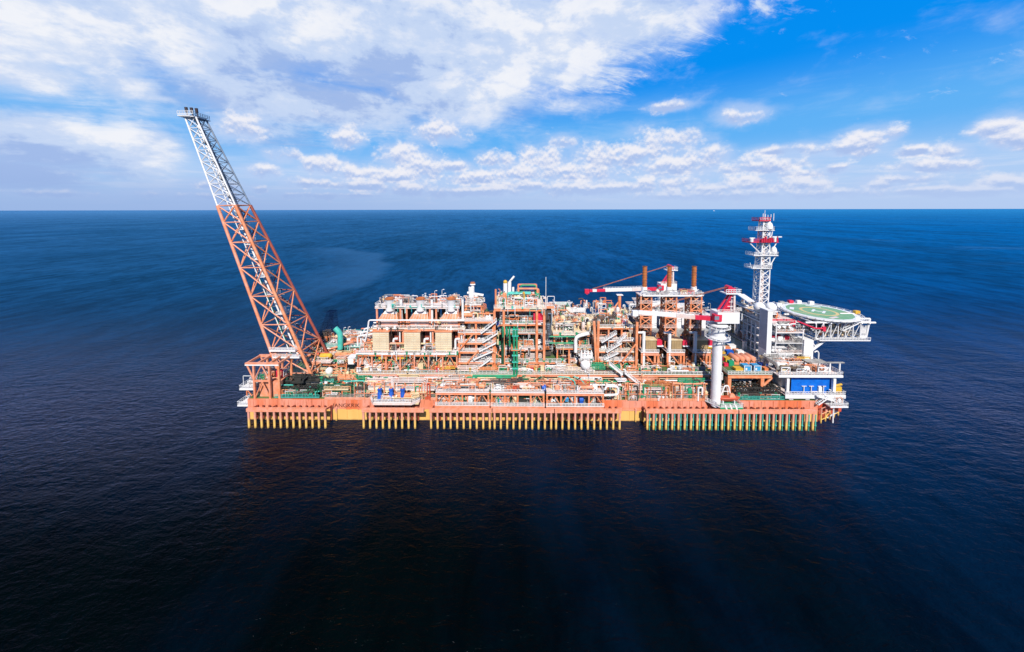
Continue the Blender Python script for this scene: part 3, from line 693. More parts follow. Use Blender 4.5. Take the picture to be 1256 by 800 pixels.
# ================================================================== RISER GUARDS
YP = -4.5
SLEEVE = paint('sea_green_paint', (0.05, 0.40, 0.26), (0.04, 0.30, 0.2), dirt=.4)
guards = [  # photo span of the bar, span of the posts, number, right-hand kind
    (303, 400, 305.4, 399, 13, 0, 'pink topped riser guard under the flare boom at the stern'),
    (444, 520, 446, 509, 9, 0, 'short riser guard below the three blue pumps'),
    (526.5, 603.2, 528.7, 600.7, 10, 0, 'left section of the long middle riser guard'),
    (604.2, 679.6, 606.6, 676, 10, 0, 'middle section of the long middle riser guard'),
    (680.4, 762, 682, 760, 11, 0, 'right section of the long middle riser guard, ending at bare hull'),
    (792, 904.6, 794, 901, 15, 1, 'riser guard with turquoise pipes in front of its posts, below the white crane'),
    (906, 1001, 908, 997, 12, 1, 'riser guard with turquoise pipes in front of its posts, nearest the bow')]
for x0, x1, a, b, n, kind, lab in guards:
    X0, X1 = Xp(x0, 503, YP), Xp(x1, 503, YP); A, B = Xp(a, 515, YP), Xp(b, 515, YP)
    g = thing('riser_guard', lab, 'riser guard', ((X0 + X1) / 2, YP, 0), 'guards of posts along the near side of the hull')
    m_ = MB().box(X0, X1, YP - .45, YP + .55, 5.75, 6.85); m_.build('top_beam', PINK, g)
    br = MB()
    for i in range(n):
        x = A + (B - A) * i / (n - 1)
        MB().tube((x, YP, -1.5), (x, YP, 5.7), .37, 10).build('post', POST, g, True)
        if i % 4 == 1: br.tube((x, YP + .3, 3.2), (x, -.1, 4.4), .14, 6)
        if i % 3 == 0: br.bar((x, YP + .5, 6.1), (x, -.1, 5.2), .3, .4)
        br.tube((x, -.8, .4 + RND.random()), (x, -.8, 5.6), .3, 6)
        if kind:
            q = MB().tube((x + .58, YP - .38, 1.9), (x + .58, YP - .38, 5.5), .17, 8); q.tube((x + .58, YP - .38, 1.7), (x + .58, YP - .38, 1.9), .28, 8)
            q.build('riser_pipe', TEAL, g, True)
            q = MB().tube((x + .58, YP - .38, -1.4), (x + .58, YP - .38, 1.7), .15, 8); q.build('riser_sleeve', SLEEVE, g, True)
    br.build('hull_bracket', DKORANGE, g)

# ================================================================== PROCESS DECK
pd = thing('process_deck', 'raised orange deck carrying the plant modules, white rail along its near edge', 'deck', (15, 24, MD))
PX0, PX1 = -56.0, 72.0
MB().box(PX0, PX1, 3.0, 44, PD - .15, PD).build('deck_plate', GRATE, pd)
MB().box(-84, PX0 - .02, 21, 44, PD - .15, PD).build('deck_plate', GRATE, pd)
for a, b in ((44, 72), (-20, 6)): MB().box(a, b, 3.2, 26, PD + .004, PD + .03).build('painted_floor', GRDECK, pd)
m_ = MB().ibeam((PX0, 3.15, PD - .45), (PX1, 3.15, PD - .45), .6, .5)
for k in range(33): m_.bar((PX0 + k * 4, 3.4, PD - .55), (PX0 + k * 4, 43, PD - .55), .25, .7)
m_.build('edge_beam', SALMON, pd)
r = MB().rail([(-56, 3.1, PD), (PX1, 3.1, PD)], 1.2, 1.3, .1); r.rail([(PX0, 43.9, PD), (PX1, 43.9, PD)]); r.build('handrail', WHITE, pd)
for k in range(17):
    x = PX0 + 2 + k * 7.7
    MB().box(x - .4, x + .4, 3.6, 4.4, MD, PD - 1.05).build('column', ORANGE, pd)
    MB().box(x - .4, x + .4, 41, 42, MD, PD - 1.05).build('column', ORANGE, pd)
# pipework between the two decks, all along
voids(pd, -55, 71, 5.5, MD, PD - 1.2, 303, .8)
clutter(pd, -60, 70, 1.2, 6.0, MD, PD - 1.2, 150, 21, PAL_MIX)
clutter(pd, -55, 70, 4.4, 9.0, PD, PD + 1.8, 110, 22, PAL_MIX, KINDS_FINE)

pr = thing('pipe_rack', 'long run of parallel orange and white pipes beside the process deck edge', 'pipe rack', (5, 1.5, MD))
cols = [SALMON, PINKW, ORANGE, WHITE, CREAM, SALMON, REDOR, GREEN, CREAM, PINKW]
for i in range(26):
    y = .6 + (i % 5) * .55; z = 11.2 + (i % 3) * .9 + (i % 5) * .12
    a = -56 + (i * 4.7) % 112; b = min(69, a + RND.uniform(12, 34))
    pts = [(a, y, z - RND.uniform(1, 3)), (a, y, z), (b, y, z)]
    mid = a + (b - a) * RND.uniform(.35, .65)
    if i % 3 == 0: pts = [(a, y, z - 2), (a, y, z), (mid, y, z), (mid, y - .5, z + 1.1), (mid + 2, y - .5, z + 1.1), (mid + 2, y, z), (b, y, z), (b, y, z + 2.2)]
    elif i % 3 == 1: pts.append((b, y, z - RND.uniform(1.5, 3.5)))
    else: pts += [(b, y + 2, z), (b, y + 2, z + 2)]
    MB().path(pts, .12 + .05 * (i % 3)).build('pipe', cols[i % 10], pr, True)
sup = MB()
for k in range(22):
    x = -55 + k * 5.6; sup.bar((x, .45, MD), (x, .45, 12.9), .28); sup.bar((x, .4, 11.35), (x, 3.1, 11.35), .22); sup.bar((x, .4, 12.45), (x, 3.1, 12.45), .22)
sup.build('rack_support', ORANGE, pr)

# ================================================================== RISER BALCONY (middle, two storeys over the guard)
def balcony(lab, x0, x1, yb, zt, zl, seed, pal, group=None, topm=PINKW):
    t = thing('riser_balcony', lab, 'balcony', ((x0 + x1) / 2, yb, zl), group)
    MB().box(x0, x1, yb, 0, zt - .15, zt).build('deck_plate', topm, t)
    MB().box(x0, x1, yb, 0, zl - .15, zl).build('deck_plate', STEEL, t)
    e = MB().ibeam((x0, yb + .1, zt - .5), (x1, yb + .1, zt - .5), .7, .4); e.ibeam((x0, yb + .1, zl - .45), (x1, yb + .1, zl - .45), .6, .4); e.build('edge_beam', SALMON, t)
    n = max(2, round((x1 - x0) / 4.6))
    for i in range(n + 1):
        x = x0 + .3 + (x1 - x0 - .6) * i / n
        MB().box(x - .28, x + .28, yb + .05, yb + .6, zl, zt - .85).build('column', ORANGE, t)
    b = MB()
    for i in range(n):
        xa, xb = x0 + .3 + (x1 - x0 - .6) * i / n, x0 + .3 + (x1 - x0 - .6) * (i + 1) / n
        if i % 3 != 2: b.tube((xa, yb + .7, zl), ((xa + xb) / 2, yb + .7, zt - .9), .17, 6); b.tube((xb, yb + .7, zl), ((xa + xb) / 2, yb + .7, zt - .9), .17, 6)
    if b.v: b.build('brace', ORANGE, t)
    MB().rail([(x0, 0, zt), (x0, yb, zt), (x1, yb, zt), (x1, 0, zt)], 1.1, 1.1).build('handrail', WHITE, t)
    MB().rail([(x0, yb - .05, zl), (x1, yb - .05, zl)], 1.1, 1.1).build('handrail', WHITE, t)
    k = int((x1 - x0) * 1.0); voids(t, x0 + .4, x1 - .4, -1.9, zl, zt - .9, seed + 300, .4)
    clutter(t, x0 + .5, x1 - .5, yb + .9, -.4, zl, zt - 1, k, seed, pal)
    clutter(t, x0 + .5, x1 - .5, yb + .5, -.3, zt, zt + 2.2, k, seed + 1, PAL_WARM)
    return t
balcony('left riser balcony with orange braces and white upper rail over the middle guard', Xp(534, 481, -3.6), Xp(600, 481, -3.6), -3.6, 12.0, 7.5, 31, PAL_MIX, 'two storey riser balconies')
balcony('middle riser balcony with orange columns over the middle guard', Xp(602, 481, -3.6), Xp(668, 481, -3.6), -3.6, 11.9, 7.3, 33, PAL_MIX, 'two storey riser balconies')
balcony('right riser balcony whose top deck ends in a white pipe loop', Xp(670, 481, -3.6), Xp(741, 481, -3.6), -3.6, 11.8, 7.2, 35, PAL_MIX, 'two storey riser balconies')
lp = MB().path([(Xp(742, 478, -3), -3, Zp(478, -3, 742)), (Xp(744, 473, -3), -3, Zp(473.5, -3, 744)), (Xp(758, 474, -3), -3, Zp(474.5, -3, 758)), (Xp(758, 484, -3), -3, Zp(484, -3, 758)), (Xp(741, 485, -3), -3, Zp(485, -3, 741))], .35, 8)
tag(lp.build('pipe_loop', WHITE, None, True), 'white pipe bent into a loop at the end of the right riser balcony', 'pipe')
# pump balcony with clipped corners
t = thing('pump_balcony', 'cream balcony with clipped corners carrying three blue pumps', 'balcony', (Xp(482, 492, -2.5), -1.5, 8))
xa, xb, xc, xd = Xp(452, 490, -3), Xp(458, 495, -3), Xp(505, 495, -3), Xp(513, 490, -3); zb = Zp(493.5, -3, 480)
MB().prism([(xa, 0), (xa, -1.2), (xb, -3.2), (xc, -3.2), (xd, -1.2), (xd, 0)], zb - .9, zb).build('deck_plate', PINKW, t)
MB().rail([(xa, -1.2, zb), (xb, -3.2, zb), (xc, -3.2, zb), (xd, -1.2, zb)], 1.1, 1.0).build('handrail', WHITE, t)
s = MB()
for x in (-44, -39, -34): s.box(x - .9, x + .9, -2.2, -.2, 6.9, zb - .92)
s.build('support_box', CREAM, t)
clutter(t, xa + .5, xd - .5, -2.4, -.3, zb, zb + 1.8, 16, 37, PAL_MIX)
wk = thing('pump_walkway', 'white topped walkway deck behind the three blue pumps', 'walkway', (Xp(480, 474, .5), 1, MD))
zt = Zp(477.5, .2, 480); xa2, xd2 = Xp(452, 477, .2), Xp(533, 477, .2)
MB().box(xa2, xd2, .2, 2.2, zt - .5, zt).build('deck_plate', PINKW, wk)
for k in range(6): MB().box(xa2 + 1 + k * 4, xa2 + 1.5 + k * 4, .3, .8, MD, zt - .52).build('column', BROWN, wk)
MB().rail([(xa2, .2, zt), (xd2, .2, zt)], 1.1, 1.2).build('handrail', WHITE, wk)
clutter(wk, xa2, xd2, .6, 2, zt, zt + 2, 22, 38, PAL_WARM)
bp_ = []
for i, px in enumerate((466, 480, 494)):
    x = Xp(px, 488, -1.6)
    o = thing('blue_pump', ('leftmost', 'middle', 'rightmost')[i] + ' of the three upright blue pumps on the cream balcony', 'pump', (x, -1.6, zb), 'three blue pumps')
    MB().lathe((x, -1.6, zb), [(.5, .2), (.8, .3), (.8, 2.5), (.65, 2.7), (.65, 3.5), (.8, 3.55), (.8, 3.9), (.4, 4.1)], 12).build('motor', BLUE, o, True)
    p_ = MB().box(x - 1.1, x + 1.1, -2.5, -.7, zb, zb + .2); p_.tube((x, -1.6, zb + .9), (x + 1.6, -1.6, zb + .9), .22); p_.build('base_plate', WHITE, o)
    MB().tube((x, -1.6, zb + 3.9), (x, -1.6, zb + 4.6), .35, 8).build('fan_cap', ORANGE, o)
# small blue motors and red cabinets scattered along
for px, py, y, m_, lab in ((667, 475, -1.5, BLUE, 'round blue motor on the top deck of the middle riser balcony'), (613, 491.5, -2, BLUE, 'small blue motor behind the lower rail of the middle riser balcony'),
                      (713, 490, -2, BLUE, 'small blue motor behind the lower rail of the right riser balcony'), (695, 488, -1.8, CYAN, 'pale blue motor on the lower right riser balcony')):
    c = P(px, py, y); o = MB().lathe((c.x - .8, c.y, c.z), [(.2, 0), (.8, .15), (.8, 1.3), (.5, 1.6)], 12, 'X'); o.box(c.x - .6, c.x + .6, c.y - .5, c.y + .5, c.z - 1.1, c.z - .6)
    tag(o.build('motor', m_), lab, 'motor')

bays = [(-57, -43, 'behind the blue pumps'), (-43, -29, 'right of the blue pumps'), (-29, -13, 'over the left riser balcony'), (-13, 5, 'over the middle riser balcony'), (5, 22, 'over the right riser balcony'), (22, 38, 'around the white pipe loop'), (38, 53, 'below the slanting white stair'), (53, 67, 'left of the crane column')]
for i, (a, b, wh) in enumerate(bays):
    t = thing('pipe_bay', 'crowded bay of small pipes and skids ' + wh, 'pipe bay', ((a + b) / 2, 1, MD), 'bays of pipework along the main deck')
    lo = MD if i in (0, 1, 5, 6, 7) else 12.1
    clutter(t, a, b, -.2, 2.8, lo, PD - 1.1, 46, 400 + i, PAL_WARM + [(GREEN, 2), (STEEL, 3), (CREAM, 4), (DARK, 3)], [(k_skid, 6), (k_pipe, 5), (k_riser, 6), (k_valve, 4), (k_vessel, 1.5), (k_cab, 1), (k_tray, 1)])
    clutter(t, a, b, 3.6, 5.5, PD + .1, PD + 1.3, 12, 420 + i, PAL_MIX, [(k_pipe, 3), (k_riser, 3), (k_valve, 3), (k_cab, 1)])
    s_ = MB()
    for k in range(4): x = a + (b - a) * (k + .3) / 4; s_.bar((x, -.1, lo), (x, -.1, PD - 1.4), .2); s_.bar((x, -.1, lo + 2.2), (x + (b - a) / 4, -.1, lo + 2.2), .16)
    s_.build('scaffold', SALMON, t)
# ================================================================== STERN
t = thing('frame_tower', 'open salmon frame tower with a cantilevered top at the stern corner', 'frame tower', (Xp(320, 497, 1), 3, MD))
zt = Zp(447, 0, 320); zm = Zp(468, 0, 320); x0, x1, x2 = Xp(311, 470, 0), Xp(330, 470, 0), Xp(339, 470, 0); xl = Xp(300, 447, 0); yd = 7
for x in (x0, x1):
    for y in (0.4, yd): MB().box(x - .3, x + .3, y - .3, y + .3, MD, zt - .5).build('column', SALMON, t)
for y in (.4, yd): MB().box(x2 + .4, x2 + 1.1, y - .3, y + .3, MD, zt - .5).build('column', ORANGE, t)
b_ = MB()
for y in (.4, yd): b_.bar((xl, y, zt), (x2 + 1, y, zt), .7, .9); b_.bar((x0, y, zm), (x1, y, zm), .5, .6)
for x in (xl + .3, (xl + x1) / 2, x1, x2 + .8): b_.bar((x, .4, zt), (x, yd, zt), .5, .7)
b_.build('top_beam', SALMON, t)
b_ = MB()
for y in (.4, yd):
    b_.tube((xl + .4, y, zt - .3), (x0, y, zt - 6), .28, 7); b_.tube((x0, y, zm + .3), ((x0 + x1) / 2, y, zt - .6), .22, 7); b_.tube((x1, y, zm + .3), ((x0 + x1) / 2, y, zt - .6), .22, 7)
    b_.tube((x0, y, MD), ((x0 + x1) / 2, y, zm - .3), .22, 7); b_.tube((x1, y, MD), ((x0 + x1) / 2, y, zm - .3), .22, 7)
b_.build('brace', SALMON, t)
MB().box(xl, x2 + 1, .02, .05, zt - .55, zt - .1).build('name_strip', WHITE, t)
MB().box(x0 + .4, x1 - .4, 1, 6.5, zm - .7, zm - .5).build('deck_plate', PINKW, t)
clutter(t, x0 + .5, x2, 1.2, 6, zm - .4, zm + 2.5, 16, 41, PAL_WARM)
o = MB().prism([(x0 + .8, 1.6), (x1 + 2.6, 1.6), (x1 + 2.6, 8), (x0 + .8, 8)], MD, zm - .9); tag(o.build('winch_house', SALMON), 'plain salmon deckhouse standing inside the stern frame tower', 'deckhouse')
for i, (pa, pb, py, lab) in enumerate(((293.5, 312, 477, 'upper white railed platform jutting out behind the stern'), (291, 312, 497, 'lower white railed platform jutting out at the stern corner'))):
    t = thing('stern_platform', lab, 'platform', (Xp(pa, py, 1) + 2, 2, 8)); z = Zp(py, .5, 300); a, b = Xp(pa, py, .5), Xp(pb, py, .5)
    MB().box(a, b, .5, 6, z - .5, z).build('deck_plate', WHITE, t); MB().rail([(b, .5, z), (a, .5, z), (a, 6, z)], 1.2, 1.0).build('handrail', WHITE, t)
    if i == 0:
        s = MB().bar((a + 1.2, 1, z), (a + 1.2, 1, z + 4.4), .16); s.bar((a + 1.2, 1, z + 4.4), (a + 4.2, 1, z + 4.4), .16); s.build('davit', WHITE, t)
        s = MB(); s.tube((a + 2.2, 1, 8), (a + 2.2, 1, z - .5), .2); s.tube((a + 4, 1, 8), (a + 2.2, 1, z - .5), .15); s.build('support', ORANGE, t)
    clutter(t, a + .4, b, 1, 5.5, z, z + 2, 10, 50 + i, PAL_WHITE)
# red tank beside the frame
c = P(343, 458, 4); o = MB().lathe((c.x, c.y, c.z - 1.2), [(1.0, 0), (1.1, .1), (1.1, 2.2), (.8, 2.5), (.1, 2.7)], 12); tag(o.build('red_tank', RED, None, True), 'small crimson tank beside the stern frame tower', 'tank')
# pump skid under the black roof
t = thing('offloading_skid', 'green pump skid under a dark mesh roof near the stern', 'pump skid', (-77, 4, MD))
a, b = Xp(342, 476, 1), Xp(389, 476, 1); zr = Zp(476.3, 1, 360); y2 = 8
rf = MB(); n = 16
for k in range(n + 1): rf.bar((a + (b - a) * k / n, 1, zr), (a + (b - a) * k / n, y2, zr), .3, .35)
for k in range(7): rf.bar((a, 1 + k * 1.17, zr + .2), (b, 1 + k * 1.17, zr + .2), .28, .25)
rf.build('mesh_roof', BLACK, t)
for k in range(5):
    x = a + (b - a) * k / 4
    for y in (1.1, y2): MB().box(x - .18, x + .18, y - .18, y + .18, MD, zr - .2).build('column', DKGREEN, t)
MB().box(a, b + 1, .3, 8.5, MD + .05, MD + .25).build('skid_base', BLACK, t); voids(t, a, b, 6, MD + .3, zr - .5, 304, .9)
MB().rail([(a - 1, .3, MD + .3), (b + 1, .3, MD + .3)], 1.1, 1.2).build('handrail', TEAL, t)
clutter(t, a, b, 1.2, y2, MD + .3, zr - .6, 75, 61, PAL_BLACK)
clutter(t, a, b, .8, 2.2, MD + .3, MD + 3.4, 40, 62, PAL_GREEN, KINDS_FINE)
clutter(t, a, b, 1.5, y2, zr + .3, zr + 1.5, 18, 63, PAL_BLACK, [(k_pipe, 4), (k_tray, 2), (k_cab, .7)])
t = thing('hawser_table', 'long green railed deck with orange topped edge beneath the flare boom', 'deck', (-72, 12, MD))
a, b = Xp(359, 462, 9), Xp(440, 462, 9); z = Zp(463.5, 9, 400)
deck_level(t, a, b, 9, 16, z, MD, TEAL, CREAM, 'F', GREEN, 7, 2, .5, True, TEAL, .35)
MB().box(a, b, 8.9, 8.98, z - .1, z + .7).build('toe_board', CREAM, t)
clutter(t, a, b, 9.4, 15, MD, z - .6, 70, 64, PAL_GREEN, KINDS_FINE); voids(t, a, b, 13, MD, z - .6, 305, .9)
clutter(t, a, b, 9.6, 15.5, z, z + 1.6, 26, 65, [(CREAM, 4), (ORANGE, 2), (WHITE, 3), (DARK, 3), (STEEL, 2)], KINDS_FINE)
t = thing('valve_manifold', 'green valve manifold behind the hull lettering', 'manifold', (-58, 3, MD))
a, b = Xp(393, 480, 2), Xp(450, 480, 2)
clutter(t, a, b, 1.2, 6, MD, MD + 5.4, 90, 66, PAL_GREEN + [(CREAM, 2), (STEEL, 2), (ORANGE, 1)], KINDS_FINE); voids(t, a, b, 6, MD, MD + 5, 306, .8)
s = MB(); zc = Zp(467, 1, 446)
s.path([(a + 9, 1, zc - .3), (b - .8, 1, zc), (b - .3, 1, zc - .6), (b - .3, 1, MD)], .22, 8); s.build('goose_pipe', TEAL, t, True)
s = MB().box(a + 2, b - 6, .8, 2.2, 10.2, 10.5); s.build('cable_walk', CREAM, t)
MB().rail([(a + 2, .8, 10.5), (b - 6, .8, 10.5)], 1, 1.2).build('handrail', CREAM, t)

# ================================================================== FLARE BOOM
FB = [P(342, 458, 7), P(381, 458, 7)]; FB = [FB[0], FB[1], Vector((FB[1].x, 20, FB[1].z)), Vector((FB[0].x, 20, FB[0].z))]
FT = [P(226.8, 143.6, 11.5), P(239.6, 142.4, 11.5)]; FT = [FT[0], FT[1], Vector((FT[1].x, 15.7, FT[1].z)), Vector((FT[0].x, 15.7, FT[0].z))]
TC = .655
fm = [FB[i].lerp(FT[i], TC) for i in range(4)]
t = thing('flare_boom', 'tall leaning lattice flare boom, orange below and white above', 'flare boom', (FB[0].x + 5, 13.5, FB[0].z))
truss(t, FB, fm, [0, .13, .29, .46, .63, .78, .90, 1.0], .52, .22, SALMON, SALMON, legm={2: DKORANGE, 3: DKORANGE, 1: ORANGE}, bracem={1: ORANGE, 2: DKORANGE, 3: ORANGE})  # far legs and bracing darker: shade put into their colour
truss(t, fm, FT, 8, .28, .12, WHITE, WHITE, legm={2: SLATE, 3: SLATE}, bracem={1: SLATE, 2: SLATE})  # slate on the far side is shade painted onto white steel
for i in (1, 2):
    MB().tube(FB[i], Vector((FB[i].x + 1.2, FB[i].y, MD)), .7, 10).build('foot_column', ORANGE, t, True)
MB().tube(FB[0], Vector((FB[0].x + .8, FB[0].y, PD)), .6, 10).build('foot_column', SALMON, t, True)
def fl(a, b, k): # point inside the boom: a across, b in depth, k along
    lo = FB[0].lerp(FB[1], a).lerp(FB[3].lerp(FB[2], a), b); hi_ = FT[0].lerp(FT[1], a).lerp(FT[3].lerp(FT[2], a), b); return lo.lerp(hi_, k)
for a, b, r_, m_, k0, k1, nm in ((.45, .45, .3, WHITE, .02, .99, 'flare_pipe'), (.62, .5, .2, STEEL, .0, .99, 'flare_pipe'), (.35, .62, .26, STEEL, .0, .99, 'flare_pipe'), (.55, .7, .22, SLATE, .3, .99, 'flare_pipe'), (.30, .35, .16, WHITE, .0, .95, 'flare_pipe'), (.2, .5, .2, GREEN, .02, .36, 'flare_pipe')):
    MB().tube(fl(a, b, k0), fl(a, b, k1), r_, 8).build(nm, m_, t, True)
ld = MB()
for dy in (0, .06):
    ld.bar(fl(.72, .3 + dy * 2, .05), fl(.72, .3 + dy * 2, .98), .14)
for k in range(150): ld.bar(fl(.72, .3, .05 + .0062 * k), fl(.72, .42, .05 + .0062 * k), .1)
ld.build('ladder', STEEL, t)
for i, k in enumerate((.08, .16, .22, .30, .37, .44, .50, .56, .62, .69, .76, .83, .9)):
    c = fl(.58, .42, k); s = (1.5 if k < .6 else .7)
    m_ = MB().box(c.x - s, c.x + s, c.y - s, c.y + s, c.z - .1, c.z); m_.rail([(c.x - s, c.y - s, c.z), (c.x + s, c.y - s, c.z), (c.x + s, c.y + s, c.z)], 1.1, 1, .1)
    if i % 2 == 0: m_.box(c.x - s * .2, c.x + s * .7, c.y - s * .5, c.y + s * .5, c.z, c.z + 2.6)
    m_.build('rest_platform', WHITE if k < .62 else STEEL, t)
clp = MB()
for k in range(40):
    q = .03 + k * .024; clp.bar(fl(.1, .5, q), fl(.95, .5, q), .12); 
clp.build('pipe_clamp', STEEL, t)
c = fl(0, 0, 1); s = MB().box(c.x - 1.2, c.x + 4.0, 10.6, 16.6, c.z - .1, c.z + .15); s.box(c.x - 1.7, c.x + 2.9, 10.4, 11.6, c.z + .15, c.z + .55); s.build('tip_platform', WHITE, t)
s = MB().box(c.x + 2.2, c.x + 4.9, 11.6, 16.6, c.z - .35, c.z - .11); s.rail([(c.x + 4.2, 10.3, c.z + .45), (c.x + 4.2, 17, c.z + .45)], 1.2, 1); s.build('tip_side_deck', SLATE, t)
MB().rail([(c.x - 1.6, 10.3, c.z + .8), (c.x + 4.1, 10.3, c.z + .8)], 1.2, .9).build('handrail', WHITE, t)
for i, (dx_, dy_) in enumerate(((.6, 12), (2.0, 12.6), (3.1, 13.4))):
    p_ = MB().tube((c.x + dx_, dy_, c.z + .4), (c.x + dx_ - .25, dy_, c.z + 1.9), .26, 8); p_.tube((c.x + dx_ - .25, dy_, c.z + 1.9), (c.x + dx_ - .5, dy_, c.z + 3.6), .42, 10, .5); p_.build('flare_tip', TIP, t, True)
# bearing platforms at the foot
t = thing('boom_foot_walkway', 'white walkway spanning the foot of the flare boom', 'walkway', (-86, 6, 18)); 
for py, pa, pb in ((438, 334, 367), (430, 330, 362)):
    z = Zp(py, 6, 350); a, b = Xp(pa, py, 6), Xp(pb, py, 6); MB().box(a, b, 6, 8, z - .5, z).build('deck_plate', WHITE, t); MB().rail([(a, 6, z), (b, 6, z)], 1.1, 1.2).build('handrail', WHITE, t)
    MB().bar((a + 1, 7, z - .5), (a + 3, 7, z - 3.5), .3).build('bracket', SALMON, t)
t = thing('flare_drum_module', 'dark cluttered knock-out drum module behind the boom foot', 'module', (-78, 30, MD))
a, b = -84, Xp(395, 440, 26); deck_level(t, a, b, 22, 38, PD + .6, MD, ORANGE, DARK, 'F', None, 3, 2)
clutter(t, a, b, 22, 36, PD + .7, PD + 5, 60, 67, [(DARK, 5), (BLACK, 4), (DKGREEN, 2), (ORANGE, 1.5), (CREAM, .7)])
MB().tube((a - 4, 24, PD - 3), (-66, 21, PD + 4.6), .5, 8).build('slanting_strut', SALMON, t)

# low module between boom and turbines
t = thing('knockout_module', 'low crowded pipe module right of the boom foot with a turquoise rail', 'module', (-62, 22, PD))
a, b = Xp(388, 430, 20), Xp(447, 430, 20); z1, z2 = Zp(441, 20, 420), Zp(427, 20, 420)
deck_level(t, a, b, 20, 34, z1, PD, ORANGE, CREAM, 'F', None, 5, 2, .6)
deck_level(t, a + 2, b - 1, 22, 38, z2, z1, TEAL, PINKW, 'FB', ORANGE, 5, 2, .5, True, TEAL, .35)
clutter(t, a, b, 12, 20, PD - .5, z1 - 1, 60, 68, PAL_WARM); clutter(t, a, b, 20, 30, z1, z2 - .6, 55, 69, PAL_MIX); clutter(t, a + 2, b, 23, 37, z2, z2 + 2.0, 50, 70, PAL_MIX, lamps=3)
clutter(t, a, b, 20.5, 26, PD, z1 - 1, 40, 71, PAL_MIX); voids(t, a, b, 25, PD, z1 - .8, 307, .9); voids(t, a, b, 28, z1, z2 - .8, 308, .8)
c = P(404, 455, 12); o = MB().sphere((c.x, c.y, c.z), 1.4, 14); o.tube((c.x, c.y, c.z - 3), (c.x, c.y, c.z - 1.2), .4); tag(o.build('round_tank', WHITE, None, True), 'small round white tank in front of the low pipe module', 'tank')
c0, c1_ = P(427, 447, 13), P(435, 439, 13); o = MB().box(c0.x, c1_.x, 13, 16, c0.z, c1_.z); o.box(c0.x - .2, c1_.x + .2, 12.8, 16.2, c1_.z, c1_.z + .15); tag(o.build('equipment_cabin', WHITE), 'plain white cabin between the low pipe module and the turbines', 'cabin')
# green vent horn
a_ = P(417.5, 428, 20.5); b_ = P(417.5, 409, 20.5); c_ = P(411, 402.5, 20.5)
o = MB().path([tuple(a_), tuple(b_), tuple(c_)], 1.05, 12); tag(o.build('vent_horn', TEAL, None, True), 'bent turquoise vent horn rising above the low pipe module', 'vent')

# ================================================================== TURBINE MODULE
t = thing('turbine_module', 'wide two storey steel module holding three turbine units', 'module', (-38, 14, PD))
TX0, TX1 = Xp(437, 433, 5), Xp(562, 433, 5); Z1 = Zp(433.5, 5, 500); Z2 = Zp(404, 7, 500); Z3 = Zp(376.5, 8, 510)
deck_level(t, TX0, TX1, 4.6, 26, Z1, PD + .4, ORANGE, PINKW, 'F', SALMON, 8, 2, .8, True, WHITE, .5)
MB().box(TX0, TX1, 4.5, 4.62, Z1 - .3, Z1 + .15).build('toe_board', WHITE, t)
X2a, X2b = Xp(456, 404, 7), Xp(570, 404, 7)
deck_level(t, X2a, X2b, 7.5, 25, Z2, None, SALMON, CREAM, 'FL', railm=WHITE)
for x in (X2a + .5, X2a + 11, X2a + 22, X2b - .6): MB().box(x - .3, x + .3, 8, 8.6, Z1, Z2 - .9).build('column', SALMON, t)
X3a, X3b = Xp(459, 376, 8), Xp(563, 376, 8)
deck_level(t, X3a, X3b, 8.5, 20, Z3, None, PINKW, PINKW, 'FLR', railm=WHITE)
for x in (X3a + .6, X3a + 9.3, X3a + 11.6, X3a + 20.2, X3a + 22.5, X3b - .6): MB().box(x - .3, x + .3, 8.7, 9.3, Z2, Z3 - .85).build('column', SALMON, t)
hp = MB(); zz = Zp(392.5, 7, 500); xa_, xb_ = Xp(453, 392, 7), Xp(570, 393, 7)
hp.path([(xa_ - 1.8, 6.6, Z2 - 5), (xa_ - .6, 6.6, Z2 - 1), (xa_, 6.6, zz), (xb_, 6.6, zz)], .28, 8)
hp.build('header_pipe', WHITE, t, True)
g_ = MB()
for k in range(3): g_.path([(xa_ - 4.5 + k * .8, 7 + k, Z1 + 2), (xa_ - 4.5 + k * .8, 7 + k, Z1 + 5.5 + k), (xa_ + 2, 7 + k, Z1 + 6.5 + k)], .3, 7)
g_.build('bypass_pipe', WHITE, t, True)
clutter(t, TX0 + 1, TX1 - 1, 5.2, 14, PD + .5, Z1 - 1, 120, 81, PAL_WARM)
clutter(t, TX0 + 2, TX1 - 2, 6, 11, Z1, Z1 + 3.2, 60, 82, PAL_MIX)
clutter(t, X2a + 1, X2b - 1, 8, 12, Z2, Z2 + 2.6, 60, 83, PAL_WHITE + PAL_WARM, KINDS_FINE)
clutter(t, X3a, X3b, 11.5, 18, Z3, Z3 + 2.4, 90, 84, PAL_WHITE, KINDS_FINE, lamps=5)
for k in range(3): clutter(t, X3a + 4.6 + k * 11.2, X3a + 9 + k * 11.2, 9, 11, Z3, Z3 + 2.4, 9, 184 + k, PAL_WHITE)
clutter(t, TX0, TX0 + 7, 6, 16, Z1, Z1 + 7, 40, 85, PAL_WARM)
voids(t, TX0 + 1, TX1 - 1, 11, PD, Z1 - 1, 301, .85)
